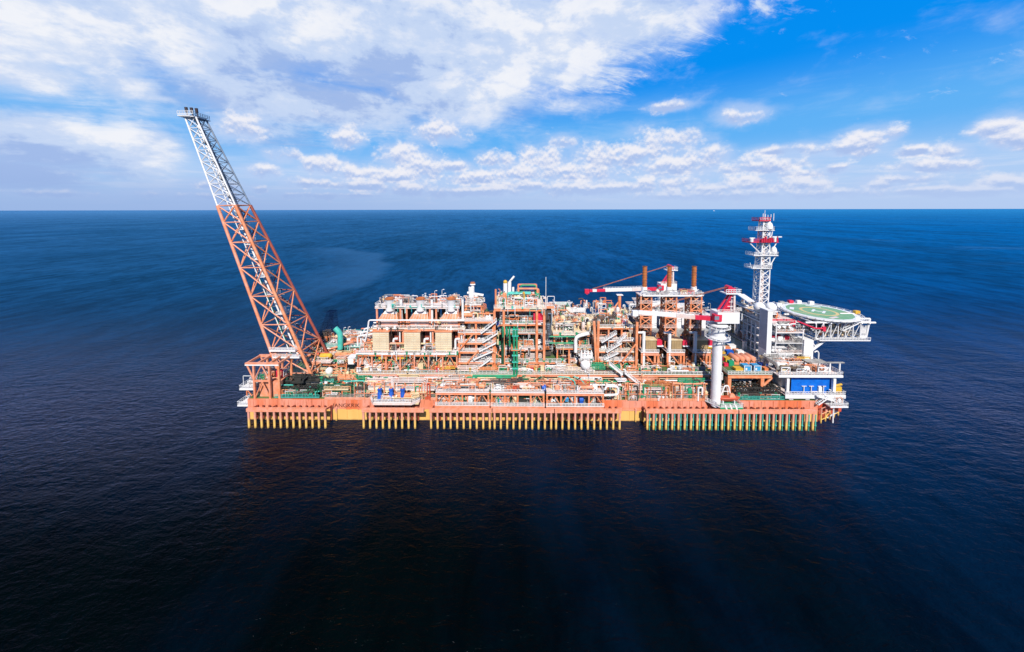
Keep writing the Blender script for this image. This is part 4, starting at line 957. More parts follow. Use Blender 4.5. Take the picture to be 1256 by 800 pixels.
# yellow hoists under the deck
for px in (470, 492):
    c = P(px, 439, 5.5); o = MB().box(c.x - 1.6, c.x + 1.6, 5.2, 6, c.z - .3, c.z + .5); o.tube((c.x, 5.6, c.z - 1.6), (c.x, 5.6, c.z - .3), .12); o.tube((c.x - 1.2, 5.6, c.z - .6), (c.x - 1.2, 5.6, c.z - .3), .35)
    tag(o.build('chain_hoist', YELLOW), ('left' if px < 480 else 'right') + ' yellow hoist hanging under the turbine deck', 'hoist')
def turbine():
    xb = Xp(467, 420, 6); xc = Xp(479.5, 370, 10.7)
    u = thing('turbine_unit', 'leftmost turbine unit with beige louvred intake and white chimney', 'turbine unit', (xb, 6, Z1), 'three turbine units side by side')
    hw = 2.95
    f_ = MB().box(xb - hw, xb + hw, 6.0, 12.5, Z1 + .3, Zp(407.5, 6, 467)); f_.build('intake_louvre', LOUV, u)
    zt = Zp(407.5, 6, 467)
    s = MB().box(xb + hw + .004, xb + hw + .06, 6.3, 12.2, Z1 + .6, zt - .3); s.build('dark_side_panel', DARK, u)  # dark panel on the right side of the intake
    s = MB()
    for k in range(9): s.box(xb - hw - .05, xb + hw + .05, 5.93, 5.998, Z1 + .9 + k * (zt - Z1 - 1.2) / 9, Z1 + 1.05 + k * (zt - Z1 - 1.2) / 9)
    s.build('louvre_blades', CREAM, u)
    MB().box(xb - hw - .25, xb + hw + .25, 5.8, 12.7, zt, zt + .3).build('intake_roof', ORANGE, u)
    MB().box(xc - 3.5, xc + 3.2, 8.3, 15, Z2 + .3, Z2 + 3.2).build('enclosure', PINKW, u)
    e_ = MB()
    for k in range(4): e_.box(xc - 3.55, xc + 3.25, 8.22, 8.298, Z2 + .7 + k * .62, Z2 + .9 + k * .62)
    e_.build('enclosure_rib', ORANGE, u)
    z0 = Zp(391, 8.5, 480); z1 = Zp(386, 9, 480); z2 = Zp(378.5, 10, 480)
    MB().frustum((xc - 4.3, xc + 3.4, 8.4, 15.5, z0 - .6), (xc - 2.9, xc + 2.7, 9.2, 14.5, z1 + .2)).build('lower_hood', ORANGE, u)
    MB().frustum((xc - 2.6, xc + 2.5, 9.3, 14.3, z1 + .22), (xc - 1.1, xc + 1.2, 10, 12.6, z2 + .3)).build('upper_hood', WHITE, u)
    s = MB()
    for k in range(7):
        x = xc - 3.9 + k * 1.1; s.bar((x, 8.3, z0 - .4), (xc - 2.8 + k * .9, 9.1, z1 + .2), .14)
    s.build('hood_rib', PINKW, u)
    MB().box(xc - 4.9, xc + 5.6, 15.6, 17, Z1 + .3, Z3 - 1).build('rear_shade_panel', DARK, u)  # dark panel added behind the unit for the shade in the gaps
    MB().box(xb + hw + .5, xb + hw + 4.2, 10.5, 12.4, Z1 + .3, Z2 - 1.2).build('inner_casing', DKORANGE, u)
    zc0, zc1 = Z3 + .2, Zp(363.6, 10.7, 480)
    ch_ = MB().lathe((xc, 9.6, z2), [(1.1, -1), (1.55, -.6), (1.55, zc1 - z2 - .8), (1.62, zc1 - z2 - .7)], 16)
    ch_ = ch_.build('chimney', WHITE, u, True)
    MB().lathe((xc, 9.6, zc1 - .75), [(1.72, 0), (1.72, .5), (1.3, .52), (1.25, .1)], 16).build('chimney_rim', BROWN, ch_, True)
    d_ = MB().path([(xb + hw + 1.0, 8, Z1 + .5), (xb + hw + 1.0, 8, Z1 + 4.2), (xb + hw + 2.6, 8, Z1 + 4.2)], .42, 8); d_.path([(xb + hw + 3.2, 8.5, Z1), (xb + hw + 3.2, 8.5, Z1 + 6.8)], .3, 8); d_.build('side_duct', WHITE, u, True)
    s = MB().tube((xc + 4.2, 9.6, Z2), (xc + 4.2, 9.6, Z3 + 2.2), .45, 10); s.build('vent_pipe', WHITE, u, True)
    return u
u0 = turbine(); dxu = (Xp(544, 420, 6) - Xp(467, 420, 6)) / 2
copy_thing(u0, (dxu, 0, 0), 'middle turbine unit with beige louvred intake and white chimney')
copy_thing(u0, (dxu * 2, 0, 0), 'turbine unit nearest the zigzag stairs, beige louvres and white chimney')
# low deck and pink structures just below
t = thing('cooler_deck', 'narrow orange deck with white boxes running below the turbine module', 'deck', (-35, 4, PD))
a, b = Xp(440, 463, 3.2), Xp(566, 463, 3.2); z = Zp(463.5, 3.2, 500)
MB().box(a, b, 3.0, 4.6, z - .5, z + .02).build('deck_plate', ORANGE, t)
for pa, pb in ((468, 488), (493, 507), (520, 555)): MB().box(Xp(pa, 460, 3.2), Xp(pb, 460, 3.2), 3.2, 4.2, z + .03, z + 1.2).build('white_locker', WHITE, t)
MB().rail([(a, 3, z), (b, 3, z)]).build('handrail', WHITE, t)
# ================================================================== STAIR TOWER left of the tall module
t = thing('stair_tower', 'orange stair tower with white zigzag flights between turbines and tall module', 'stair tower', (-16, 7, PD))
a, b = Xp(562, 430, 8), Xp(606, 430, 8)
zs = [PD, Zp(455, 8, 585), Zp(444, 8, 585), Zp(431, 8, 585), Zp(420, 8, 585), Zp(408, 8, 585), Zp(394, 8, 585)]
for i, z in enumerate(zs[2:]):
    MB().box(a, b, 8, 18, z - .12, z).build('deck_plate', PINKW, t); MB().bar((a, 8, z - .5), (b, 8, z - .5), .4, .6).build('edge_beam', ORANGE, t)
    MB().rail([(a, 8, z), (b, 8, z)]).build('handrail', WHITE, t)
    clutter(t, a, b, 9.5, 16, z, z + 2.6, 26, 90 + i, PAL_MIX)
    if i < 5: voids(t, a, b, 13, z, z + 2.6, 310 + i, .8)
for x in (a + .4, (a + b) / 2, b - .4):
    for y in (8.4, 17.5): MB().box(x - .35, x + .35, y - .35, y + .35, PD, zs[-1]).build('column', ORANGE, t)
for p0, p1 in (((579, 457), (601, 441)), ((581, 441), (604, 431)), ((588, 431), (608, 421)), ((592, 420), (610, 409)), ((590, 409), (609, 394))):
    A, B = P(*p0, 7), P(*p1, 7); stair(t, (A.x, 6.6, A.z), (B.x, 6.6, B.z), 1.1)
br = MB(); A, B = P(567, 452, 7.6), P(587, 430, 7.6); br.tube(A, B, .3, 7); A, B = P(561, 432, 7.6), P(580, 410, 7.6); br.tube(A, B, .3, 7)
A, B = P(590, 421, 7.6), P(618, 440, 7.6); br.tube(A, B, .2, 7); br.build('brace', ORANGE, t)
clutter(t, a, b, 9, 16, PD, zs[2] - .5, 40, 97, PAL_WARM)

# white topped tower by the third chimney
t = thing('exhaust_scrubber', 'narrow tower topped by a stubby white T shaped exhaust', 'exhaust tower', (Xp(580, 375, 14), 14, Z2))
a, b = Xp(570, 372, 13), Xp(592, 372, 13); z = Zp(374, 13, 580)
deck_level(t, a, b, 13, 18, z, Z1, ORANGE, PINKW, 'FLR', None, 2, 2, .7)
c = P(578, 371, 14); zt = Zp(353, 14, 580)
e_ = MB().tube((c.x, 15, z), (c.x, 15, zt), 1.15, 12); e_.tube((c.x - 1.6, 15, zt - 2.2), (c.x + 4.6, 15, zt - 3.2), .5, 10); e_.lathe((c.x + .5, 15, zt), [(.6, 0), (.6, .8), (1.1, 1.0), (.9, 1.4)], 12); e_.tube((c.x + 1.8, 15, z), (c.x + 1.8, 15, zt - 3), .7, 10); e_.build('exhaust', WHITE, t, True)
MB().tube((c.x + .5, 15, zt + 1.4), (c.x + .5, 15, zt + 1.9), .9, 12).build('cap', BROWN, t)
clutter(t, a, b, 13.4, 17.5, z, z + 2.6, 24, 98, PAL_WHITE); clutter(t, a, b, 13.4, 17.5, Z2, z - 1, 26, 99, PAL_MIX)

# ================================================================== TALL MODULE
t = thing('compressor_module', 'tall orange module of open decks with green pipework on its roof', 'module', (2, 16, PD))
a, b = Xp(606, 427, 8), Xp(668.5, 427, 8); ZT = Zp(378, 8, 640)
lev = [Zp(444, 8, 640), Zp(429, 8, 640), Zp(408.5, 8, 640), Zp(398, 8, 640)]
for i, z in enumerate(lev):
    deck_level(t, a + (2 if i else 0), b + (6 if i == 0 else 0), 8 + (i > 0) * .6, 26, z, None, SALMON if i % 2 == 0 else ORANGE, PINKW if i % 2 else GRDECK, 'F', railm=WHITE, bh=.6)
deck_level(t, a, b, 7.8, 26, ZT, None, ORANGE, CREAM, 'F', railm=WHITE, bh=1.0)
for px in (606.5, 618, 658.5, 667.5):
    x = Xp(px, 400, 7.9)
    for y in (8.2, 25): MB().box(x - .42, x + .42, y - .4, y + .4, PD, ZT - 1.15 + (.9 if px in (618, 658.5) and y < 9 else 0)).build('column', ORANGE, t)
zz = [PD] + lev + [ZT]
for i in range(5):
    h = zz[i + 1] - zz[i] - 1.0
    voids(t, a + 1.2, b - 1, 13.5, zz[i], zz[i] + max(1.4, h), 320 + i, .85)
    clutter(t, a + 1.5, b - 1, 9.2, 15, zz[i], zz[i] + max(1.4, h), 44, 110 + i, PAL_MIX if i in (1, 3) else PAL_GREEN + PAL_WARM)
for k, (z0_, z1_, pa, pb) in enumerate(((lev[3] + .05, lev[3] + .08, 620, 655), (lev[0] + .05, lev[0] + .08, 640, 668))):
    MB().box(Xp(pa, 398, 9), Xp(pb, 398, 9), 9.2, 20, z0_, z1_).build('painted_floor', GREEN, t)
clutter(t, a + 1, b - 1, 9, 20, ZT, ZT + 5.4, 170, 120, [(GREEN, 6), (TEAL, 2)] + PAL_MIX + PAL_WHITE, KINDS_FINE, lamps=4)
s = MB(); zr = ZT + 6.6
for k in range(5): s.path([(a + 10 + k * .3, 16 + k * 1.2, ZT + 1), (a + 10, 16 + k * 1.2, zr - k * .25), (b - 3, 16 + k * 1.2, zr - k * .25), (b - 3, 16 + k * 1.2, ZT + 2)], .33, 7)
s.build('roof_pipe_bank', GREEN, t, True)
s = MB()
for k in range(2): s.path([(a + 5, 12 + k * 1.4, ZT + 1), (a + 5, 12 + k * 1.4, ZT + 4.4), (b - 5, 12 + k * 1.4, ZT + 4.4)], .4, 7)
s.build('roof_pipe_bank', TEAL, t, True)
for x, y in ((a + 9, 15), (b - 2.4, 15), (a + 9, 22), (b - 2.4, 22)): MB().box(x - .3, x + .3, y - .3, y + .3, ZT, ZT + 5.6).build('roof_column', ORANGE, t)
s = MB().bar((a + 9, 15, ZT + 5.6), (b - 2.4, 15, ZT + 5.6), .4, .6); s.bar((a + 9, 22, ZT + 5.6), (b - 2.4, 22, ZT + 5.6), .4, .6); s.box(a + 9, b - 2.4, 15, 22, ZT + 3.0, ZT + 3.12); s.build('roof_frame', SALMON, t)
MB().box(b - 8, b - 1.5, 10, 13, ZT + .02, ZT + 2.6).build('roof_cabin', PINKW, t)
MB().tube((Xp(608, 372, 9), 9, ZT), (Xp(608, 355, 9), 9, Zp(355, 9, 608)), .35, 8).build('vent_pipe', ORANGE, t)
MB().box(b - 4.2, b - .4, 8.9, 11, lev[3] + .02, lev[3] + 4.6).build('red_panel', RED, t)
MB().box(b - 4.6, b - .1, 8.75, 8.9, lev[3] + 4.6, lev[3] + 5.0).build('panel_frame', WHITE, t)
t = thing('antenna_mast', 'thin white whip antenna at the right corner of the tall module roof', 'antenna', (b + .4, 10, ZT))
MB().tube((b + .4, 10, ZT - 1), (b + .4, 10, Zp(340, 10, 671)), .1, 6).build('whip', WHITE, t); m_ = MB().tube((b + .4, 10, ZT - 1), (b + .4, 10, ZT + 3.4), .3, 8); m_.box(b - .6, b + .4, 9.6, 10.4, ZT + 3, ZT + 3.7); m_.build('mast_base', PINKW, t)
t = thing('corner_platform', 'white caged platform on an orange base at the tall module corner', 'platform', (b + 3, 12, ZT - 1))
z = Zp(374.5, 12, 672); xa_, xb_ = Xp(666, 374, 11), Xp(680, 374, 11)
MB().box(xa_, xb_, 11, 16, z - 1.0, z).build('deck_plate', ORANGE, t); s = MB().rail([(xa_, 11, z), (xb_, 11, z), (xb_, 16, z)], 1.2, 1); s.path([(xb_ - 2.6, 11.2, z), (xb_ - 2.6, 11.2, z + 3.6), (xb_, 11.2, z + 3.6), (xb_, 11.2, z)], .12, 5); s.build('handrail', WHITE, t)
MB().box(xa_ + .3, xb_ - 1.0, 12, 15.5, PD + 3, z - 1.05).build('dark_trunk', DARK, t)  # dark grey box below the platform
clutter(t, xa_ + .5, xb_ - .4, 10.6, 11.9, PD + 6, z - 1.2, 14, 121, [(DARK, 3), (SLATE, 3), (STEEL, 1.5), (BROWN, 2)])
# flare-like white exhaust on the roof
t = thing('roof_exhaust', 'white roof exhaust with a slanting spout on the tall module', 'exhaust', (Xp(623, 360, 14), 14, ZT))
x = Xp(623, 356, 14); z1_, z2_ = Zp(346, 14, 623), Zp(339, 14, 627)
e_ = MB().tube((x - 1, 14, ZT), (x - 1, 14, z1_ - .4), .8, 12); e_.tube((x + .6, 14, ZT), (x + .6, 14, z1_), .7, 12); e_.tube((x + .6, 14, z1_), (x + 2.4, 14, z2_), .4, 10); e_.tube((x + 2, 14, ZT), (x + 2, 14, z1_ - 2), .45, 10); e_.build('spout', WHITE, t, True)
MB().sphere((x - 1, 14, z1_), .8, 10).build('cap', YELLOW, t, True)
# green vertical pipes
t = thing('green_riser_bank', 'bright green vertical pipes on the face of the tall module turning left at the bottom', 'pipes', (Xp(625, 430, 3), 2.6, PD))
for px, y0_, y1_ in ((617, 401, 414), (621.5, 401, 413), (625, 401, 425), (630.5, 401, 463), (634, 401, 461)):
    x = Xp(px, 420, 2.6); zt_, zb_ = Zp(y0_, 2.6, px), Zp(y1_, 2.6, px)
    if y1_ > 440: pts = [(x, 2.6, zt_), (x, 2.6, zb_), (Xp(572 if px < 632 else 578, 463, 2.6), 2.6, zb_), (Xp(572 if px < 632 else 578, 463, 2.6), 2.6, zb_ - 3.5)]
    else: pts = [(x, 2.6, zt_), (x, 2.6, zb_), (x, 8.5, zb_)]
    MB().path(pts, .36 if y1_ > 440 else .3, 8).build('pipe', GREEN, t, True)
m_ = MB()
for py in (404, 412, 428, 436, 444, 452): z = Zp(py, 2.6, 630); m_.box(Xp(628, py, 2.6), Xp(636, py, 2.6), 2.1, 3.1, z - .12, z + .12)
m_.build('pipe_flange', TEAL, t); MB().box(Xp(627, 428, 2.6), Xp(637, 428, 2.6), 2.2, 8.4, Zp(430, 2.6, 630), Zp(427.5, 2.6, 630)).build('clamp_block', ORANGE, t)
x = Xp(616.5, 430, 7); MB().tube((x, 7.1, PD), (x, 7.1, Zp(402, 7, 615)), .5, 8).build('pipe', DKGREEN, t, True)
# arcs of green hose between the decks
t = thing('green_hose_set', 'pale green hoses arching over the middle riser balcony', 'hoses', (10, -1, 12))
for pts in (((685, 462), (697, 463), (705, 468), (706, 482)), ((704, 462), (712, 465), (717, 471), (717, 482)), ((668, 462), (660, 464), (653, 470), (652, 478)), ((645, 461), (636, 464), (630, 472))):
    MB().path([tuple(P(px, py, 1.0 - i * .9)) for i, (px, py) in enumerate(pts)], .2, 6).build('hose', TEAL if pts[0][0] > 670 else DKGREEN, t, True)

# ================================================================== MIDDLE LOW MODULES
t = thing('pipework_module', 'low module packed with green and white pipework right of the tall module', 'module', (22, 18, PD))
a, b = Xp(682, 425, 10), Xp(729, 425, 10); l1, l2 = Zp(427, 10, 700), Zp(410, 11, 700)
deck_level(t, a, b, 10, 30, l1, PD, ORANGE, GRDECK, 'F', None, 4, 2, .5, False); deck_level(t, a - 1, b, 11, 34, l2, l1, ORANGE, CREAM, 'F', None, 4, 2, .7, False)
clutter(t, a, b, 10.5, 20, PD, l1 - .8, 60, 130, PAL_GREEN[:1] + PAL_WARM); clutter(t, a, b, 11.5, 20, l1, l2 - .9, 50, 131, PAL_GREEN[:2] + PAL_WARM)
clutter(t, a, b, 12, 42, l2, l2 + 3.6, 160, 132, [(GREEN, 2)] + PAL_MIX + PAL_WHITE, KINDS_FINE, lamps=6)
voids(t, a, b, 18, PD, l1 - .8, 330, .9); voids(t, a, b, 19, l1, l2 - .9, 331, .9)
for py in (413, 421): 
    z = Zp(py, 9.6, 700); MB().path([(Xp(674, py, 9.6), 9.6, z), (Xp(706, py, 9.6), 9.6, z), (Xp(706, py, 9.6), 9.6, z - 3)], .3, 7).build('header_pipe', GREEN, t, True)
c0, c1_ = P(706, 432, 9), P(706, 413, 9); MB().path([tuple(c0), tuple(c1_), tuple(P(722, 409, 9))], .65, 8).build('white_duct', WHITE, t, True)
o = P(718, 448, 5); v = MB().lathe((o.x, o.y, o.z - 1.7), [(.15, -.6), (.5, -.1), (1.5, .8), (1.85, 1.8), (1.7, 2.6), (.9, 3.2), (.1, 3.3)], 16); tag(v.build('white_receiver', WHITE, None, True), 'white heart shaped receiver tank on the process deck edge', 'tank')
# valve tower above it
t = thing('filter_skid', 'white filter skid standing on the beam above the heart shaped tank', 'filter skid', (Xp(718, 440, 7), 7, PD))
a_, b_ = Xp(711, 443, 7), Xp(727, 443, 7); z = Zp(443.5, 7, 718); deck_level(t, a_, b_, 7, 10, z, PD, SALMON, PINKW, 'F', None, 2, 2, .4, False)
for k in range(4): x = a_ + .8 + k * 1.2; MB().lathe((x, 8, z), [(.45, 0), (.45, 2.6), (.2, 3.0), (.15, 3.8)], 8).build('filter_pot', WHITE, t, True)
clutter(t, a_, b_, 7.4, 9.5, z, z + 2.6, 12, 133, PAL_WHITE)

t = thing('separator_module', 'orange module with white zigzag stairs left of the exhaust stacks', 'module', (38, 16, PD))
a, b = Xp(728, 425, 8), Xp(782, 425, 8); lv = [Zp(442, 8, 750), Zp(431, 8.5, 750), Zp(418, 9, 750), Zp(402, 9.5, 750)]
for i, z in enumerate(lv): deck_level(t, a + (.6 if i else 0), b - (.5 if i < 3 else 0), 8 + i * .5, 26, z, PD if i == 0 else lv[i - 1], ORANGE, PINKW if i % 2 == 0 else CREAM, 'F', None, 4, 2, .5, i == 0)
for px, lean in ((728, 1.2), (733.5, -.2), (780.5, 0)):
    x = Xp(px, 430, 7.6); MB().bar((x + lean, 7.6, PD), (x, 7.6, Zp(385 if px == 780.5 else 394, 7.6, px)), .85, .8).build('main_column', ORANGE, t)
for p0, p1 in (((741, 441), (758, 433)), ((744, 432), (762, 421)), ((738, 420), (756, 409)), ((757, 421), (768, 411))):
    A, B = P(*p0, 7.4), P(*p1, 7.4); stair(t, (A.x, 7, A.z), (B.x, 7, B.z), 1.0)
br = MB(); A, B = P(763, 444, 7.5), P(780, 422, 7.5); br.tube(A, B, .3, 7); A, B = P(735, 440, 7.8), P(741, 452, 7.8); br.tube(A, B, .3, 7); br.build('brace', ORANGE, t)
for i, z in enumerate([PD] + lv[:3]): voids(t, a + 1.5, b - 1.5, 15, z, z + 3, 340 + i, .7)
for i, z in enumerate([PD] + lv): clutter(t, a + 1.5, b - 1.5, 9.4 + i * .3, 18, z, z + 2.8, 34, 140 + i, PAL_WARM if i < 4 else PAL_MIX, lamps=(4 if i == 4 else 0))
clutter(t, a + 1.5, b, 14, 40, lv[3], lv[3] + 3.4, 80, 149, PAL_MIX, KINDS_FINE)
t = thing('deck_stair', 'long white covered stair slanting down from the process deck to the main deck', 'staircase', (46, 2, MD))
for p0, p1 in (((747, 446), (763, 459)), ((766, 457), (786, 473)), ((789, 468), (806, 482))):
    A, B = P(*p0, 2), P(*p1, 2); m_ = MB().bar(A, B, 1.3, .5)
    for k in range(12): c = A.lerp(B, k / 11); m_.box(c.x - .08, c.x + .08, c.y - .7, c.y - .6, c.z, c.z + 1.1)
    m_.bar(A + Vector((0, -.65, 1.1)), B + Vector((0, -.65, 1.1)), .12); m_.build('flight', WHITE, t)

# front ledge pipes below the stacks
t = thing('manifold_bank', 'row of bent red and white manifold pipes behind the main deck rail', 'manifold', (56, 2, MD))
for k in range(11):
    x = 45 + k * 2.1; m_ = (REDOR, WHITE, ORANGE, PINKW)[k % 4]
    MB().path([(x, 1.6, MD + 1.6), (x, 1.6, MD + 3.6), (x - 1.2, 1.8, MD + 5.2), (x - 1.2, 3.2, MD + 5.2)], .34, 8).build('pipe', m_, t, True)
MB().box(42, 67, 1.0, 2.6, MD + 2.2, MD + 2.45).build('walk_plate', CREAM, t); MB().rail([(42, 1, MD + 2.45), (67, 1, MD + 2.45)]).build('handrail', WHITE, t)
clutter(t, 43, 66, 1.2, 2.8, MD + 2.5, MD + 5.6, 40, 150, PAL_WARM); clutter(t, 38, 67, .5, 1.0, MD, MD + 1.6, 30, 151, PAL_GREEN)

# ================================================================== HEATER MODULE with three stacks
t = thing('heater_module', 'orange legged module carrying three olive louvred heaters', 'module', (60, 14, PD))
a, b = Xp(785, 433, 9), Xp(872, 433, 9); zh = Zp(432.5, 9, 830)
dxs = (Xp(861, 422, 10) - Xp(798, 422, 10)) / 2; xh0 = Xp(798.5, 422, 10)
for i in range(3):
    x = xh0 + i * dxs
    MB().box(x - 4.0, x + 2.6, 9, 28, zh - .2, zh).build('deck_plate', PINKW, t); m_ = MB().ibeam((x - 4, 9.1, zh - .7), (x + 2.6, 9.1, zh - .7), .9, .4); m_.bar((x + 2.5, 9, zh - .6), (x + 2.5, 28, zh - .6), .3, .7); m_.build('edge_beam', SALMON, t)
    MB().rail([(x - 4, 9, zh), (x + 2.6, 9, zh)]).build('handrail', WHITE, t)
    for xx in (x - 3.6, x + 1.2, x + 2.4):
        for y in (9.4, 14, 19): MB().box(xx - .35, xx + .35, y - .35, y + .35, PD, zh - 1.2).build('leg', ORANGE, t)
    m_ = MB().tube((x - 2, 9.5, zh - 1.2), (x + 1.2, 9.5, PD + .4), .3, 7)
    for k in range(3): m_.tube((x + 2.4, 9.5 + k * 4.6, PD), (x + 2.4, 14 + k * 4.6, zh - 1), .28, 6)
    m_.build('brace', ORANGE, t)
clutter(t, a, b, 10, 20, PD, zh - 1.4, 62, 160, [(ORANGE, 6), (WHITE, 3), (DARK, 3), (SALMON, 3), (BROWN, 2)])
clutter(t, a, b, 17, 30, zh, zh + 4.5, 80, 161, PAL_WARM)
voids(t, a + 1, b, 21, PD, zh - 1, 350, .9)
for k in range(3): voids(t, xh0 + k * dxs + 2.4, xh0 + k * dxs + 4.6, 12.5, PD, zh + 3, 351 + k, 1)
def heater():
    x = xh0; u = thing('heater_unit', 'leftmost heater with olive louvred box in front of the leftmost brown stack', 'heater', (x, 10, zh), 'three heaters side by side')
    z1 = Zp(417.5, 10, 798)
    MB().box(x - 1.9, x + 2.0, 10, 13.5, zh + .3, z1).build('louvre_box', LOUV2, u)
    MB().box(x - 2.1, x + 2.2, 9.8, 13.7, z1, z1 + .25).build('box_roof', CREAM, u)
    xp = x - 2.9; m_ = MB().tube((xp, 9.6, PD), (xp, 9.6, Zp(407, 9.6, 790)), .62, 10); m_.tube((xp, 9.6, Zp(407, 9.6, 790) - .3), (xp - 2.2, 9.6, Zp(407, 9.6, 790) - .3), .4, 8); m_.build('supply_pipe', WHITE, u, True)
    MB().box(x + 2.3, x + 4.2, 10.2, 12, z1 - 2.0, z1 - .2).build('red_actuator', RED, u)
    MB().box(x + 2.3, x + 4.6, 9.8, 12.6, z1 - 2.4, z1 - 2.05).build('actuator_shelf', WHITE, u)
    m_ = MB().frustum((x - 1, x + 2.4, 14, 16, z1 - 1), (x + 1.8, x + 4.6, 14, 16, z1 + 2.6)); m_.build('flue_duct', STEEL, u)
    MB().box(x + 1.0, x + 4.4, 16, 19, z1, z1 + 7.5).build('white_panel', WHITE, u)
    return u
h0 = heater()
copy_thing(h0, (dxs, 0, 0), 'middle heater with olive louvred box in front of the middle brown stack')
copy_thing(h0, (dxs * 2, 0, 0), 'heater with olive louvred box nearest the white crane column')
def stack_():
    x = Xp(791.5, 360, 15); z0 = Zp(414, 15, 791); z1 = Zp(362, 15, 791); z2 = Zp(354, 15, 791); z3 = Zp(328.3, 15, 791)
    u = thing('exhaust_stack', 'leftmost brown stack on its orange lattice tower', 'exhaust stack', (x, 15, zh), 'three brown exhaust stacks')
    q = 2.0; base = [(x - q, 14, zh), (x + q, 14, zh), (x + q, 18, zh), (x - q, 18, zh)]; top = [(p[0], p[1], z1) for p in base]
    truss(u, base, top, 7, .34, .2, ORANGE, ORANGE)
    for k in range(4):
        z = zh + (z1 - zh) * (k + .6) / 4.2; sg_ = MB().box(x - q - .5, x + q + .5, 13.7, 18, z - .12, z).build('stage', SALMON, u)
        MB().rail([(x - q - .5, 13.7, z), (x + q + .5, 13.7, z)], 1.1, 1, .1).build('stage_rail', PINKW, sg_)
    MB().tube((x, 16, zh), (x, 16, z1 + .2), 1.05, 12).build('inner_flue', DARK, u, True)
    MB().box(x - 2.5, x + 2.5, 13.4, 18.4, z1 + .01, z1 + .25).build('top_deck', PINKW, u); MB().rail([(x - 2.5, 13.4, z1 + .25), (x + 2.5, 13.4, z1 + .25), (x + 2.5, 18.4, z1 + .25)], 1.1, 1).build('handrail', WHITE, u)
    MB().lathe((x, 16, z1 + .26), [(1.5, 0), (1.1, 1.4), (1.0, z2 - z1 + .2)], 14).build('stack_collar', WHITE, u, True)
    p_ = [(.8, 0)]
    for k in range(8):
        z = (z3 - z2) * (k + 1) / 8; p_ += [(.8, z - .15), (.92, z - .13), (.92, z), (.8, z + .01)]
    MB().lathe((x, 16, z2 + .3), p_[:-1], 14).build('stack_pipe', BROWN, u, True)
    MB().tube((x, 16, z3 + .2), (x, 16, z3 + .5), .7, 12).build('stack_mouth', TIP, u)
    return u
s0_ = stack_(); ds = (Xp(852.4, 360, 15) - Xp(791.5, 360, 15)) / 2
copy_thing(s0_, (ds, 0, 0), 'middle brown stack standing in front of the far crane')
copy_thing(s0_, (ds * 2, 0, 0), 'brown stack nearest the near crane cab, on an orange lattice')
t = thing('stack_bridge', 'white bridge joining the tops of the three stack towers', 'bridge', (Xp(822, 362, 15), 16, Zp(362, 15, 822)))
z = Zp(361, 14.5, 822); a, b = Xp(787, 361, 14.5), Xp(858, 361, 14.5); MB().box(a, b, 13.0, 13.9, z - .5, z + .0).build('deck_plate', WHITE, t); MB().rail([(a, 13.0, z), (b, 13.0, z)]).build('handrail', WHITE, t)
clutter(t, a, b, 13.1, 13.8, z, z + 2, 12, 163, PAL_WHITE)
t = thing('background_module', 'pale crowded far side module seen behind the three stacks', 'module', (60, 34, PD))
a, b = Xp(770, 400, 32), Xp(876, 400, 32)
deck_level(t, a, b, 32, 43, Zp(388, 32, 800), PD, SALMON, PINKW, 'F', None, 6, 2, .8); deck_level(t, a + 3, b, 30, 43, Zp(404, 30, 800), None, PINKW, PINKW, 'F')
clutter(t, a, b, 30, 42, Zp(388, 32, 800), Zp(388, 32, 800) + 5, 70, 164, PAL_WHITE); clutter(t, a, b, 28, 40, PD + 3, Zp(388, 32, 800), 70, 165, PAL_WHITE[:4] + PAL_WARM)
for px in (803, 833): c = P(px, 395, 26); MB().box(c.x - 3, c.x + 3, 27, 29, zh + .5, c.z + 3.2).build('white_wall', WHITE, t)
t = thing('dark_enclosure', 'dark slate block glimpsed between the last stack and the near crane', 'enclosure', (74, 30, PD)); c = P(872, 410, 24)
MB().box(c.x - 1, c.x + 6, 24, 34, PD, Zp(398, 24, 872)).build('block', SLATE, t); MB().rail([(c.x - 1, 24, Zp(398, 24, 872)), (c.x + 6, 24, Zp(398, 24, 872))]).build('handrail', WHITE, t)
# long red-pink walkway with pipes left of the stacks (far side)
t = thing('far_pipe_deck', 'far side deck of pink equipment under the long far crane boom', 'deck', (45, 36, PD))
clutter(t, Xp(745, 380, 36), Xp(790, 380, 36), 30, 42, Zp(392, 36, 765) - 2, Zp(382, 36, 765), 60, 166, [(PINKW, 4), (WHITE, 4), (RED, 2), (GREEN, 1.5), (ORANGE, 2), (DARK, 1)], lamps=3)
MB().box(Xp(735, 392, 30), Xp(792, 392, 30), 30, 43, Zp(394, 30, 765) - .4, Zp(394, 30, 765)).build('deck_plate', PINKW, t)
for k in range(5): MB().box(28 + k * 6, 28.8 + k * 6, 31, 32, PD, Zp(394, 30, 765) - .42).build('column', ORANGE, t)

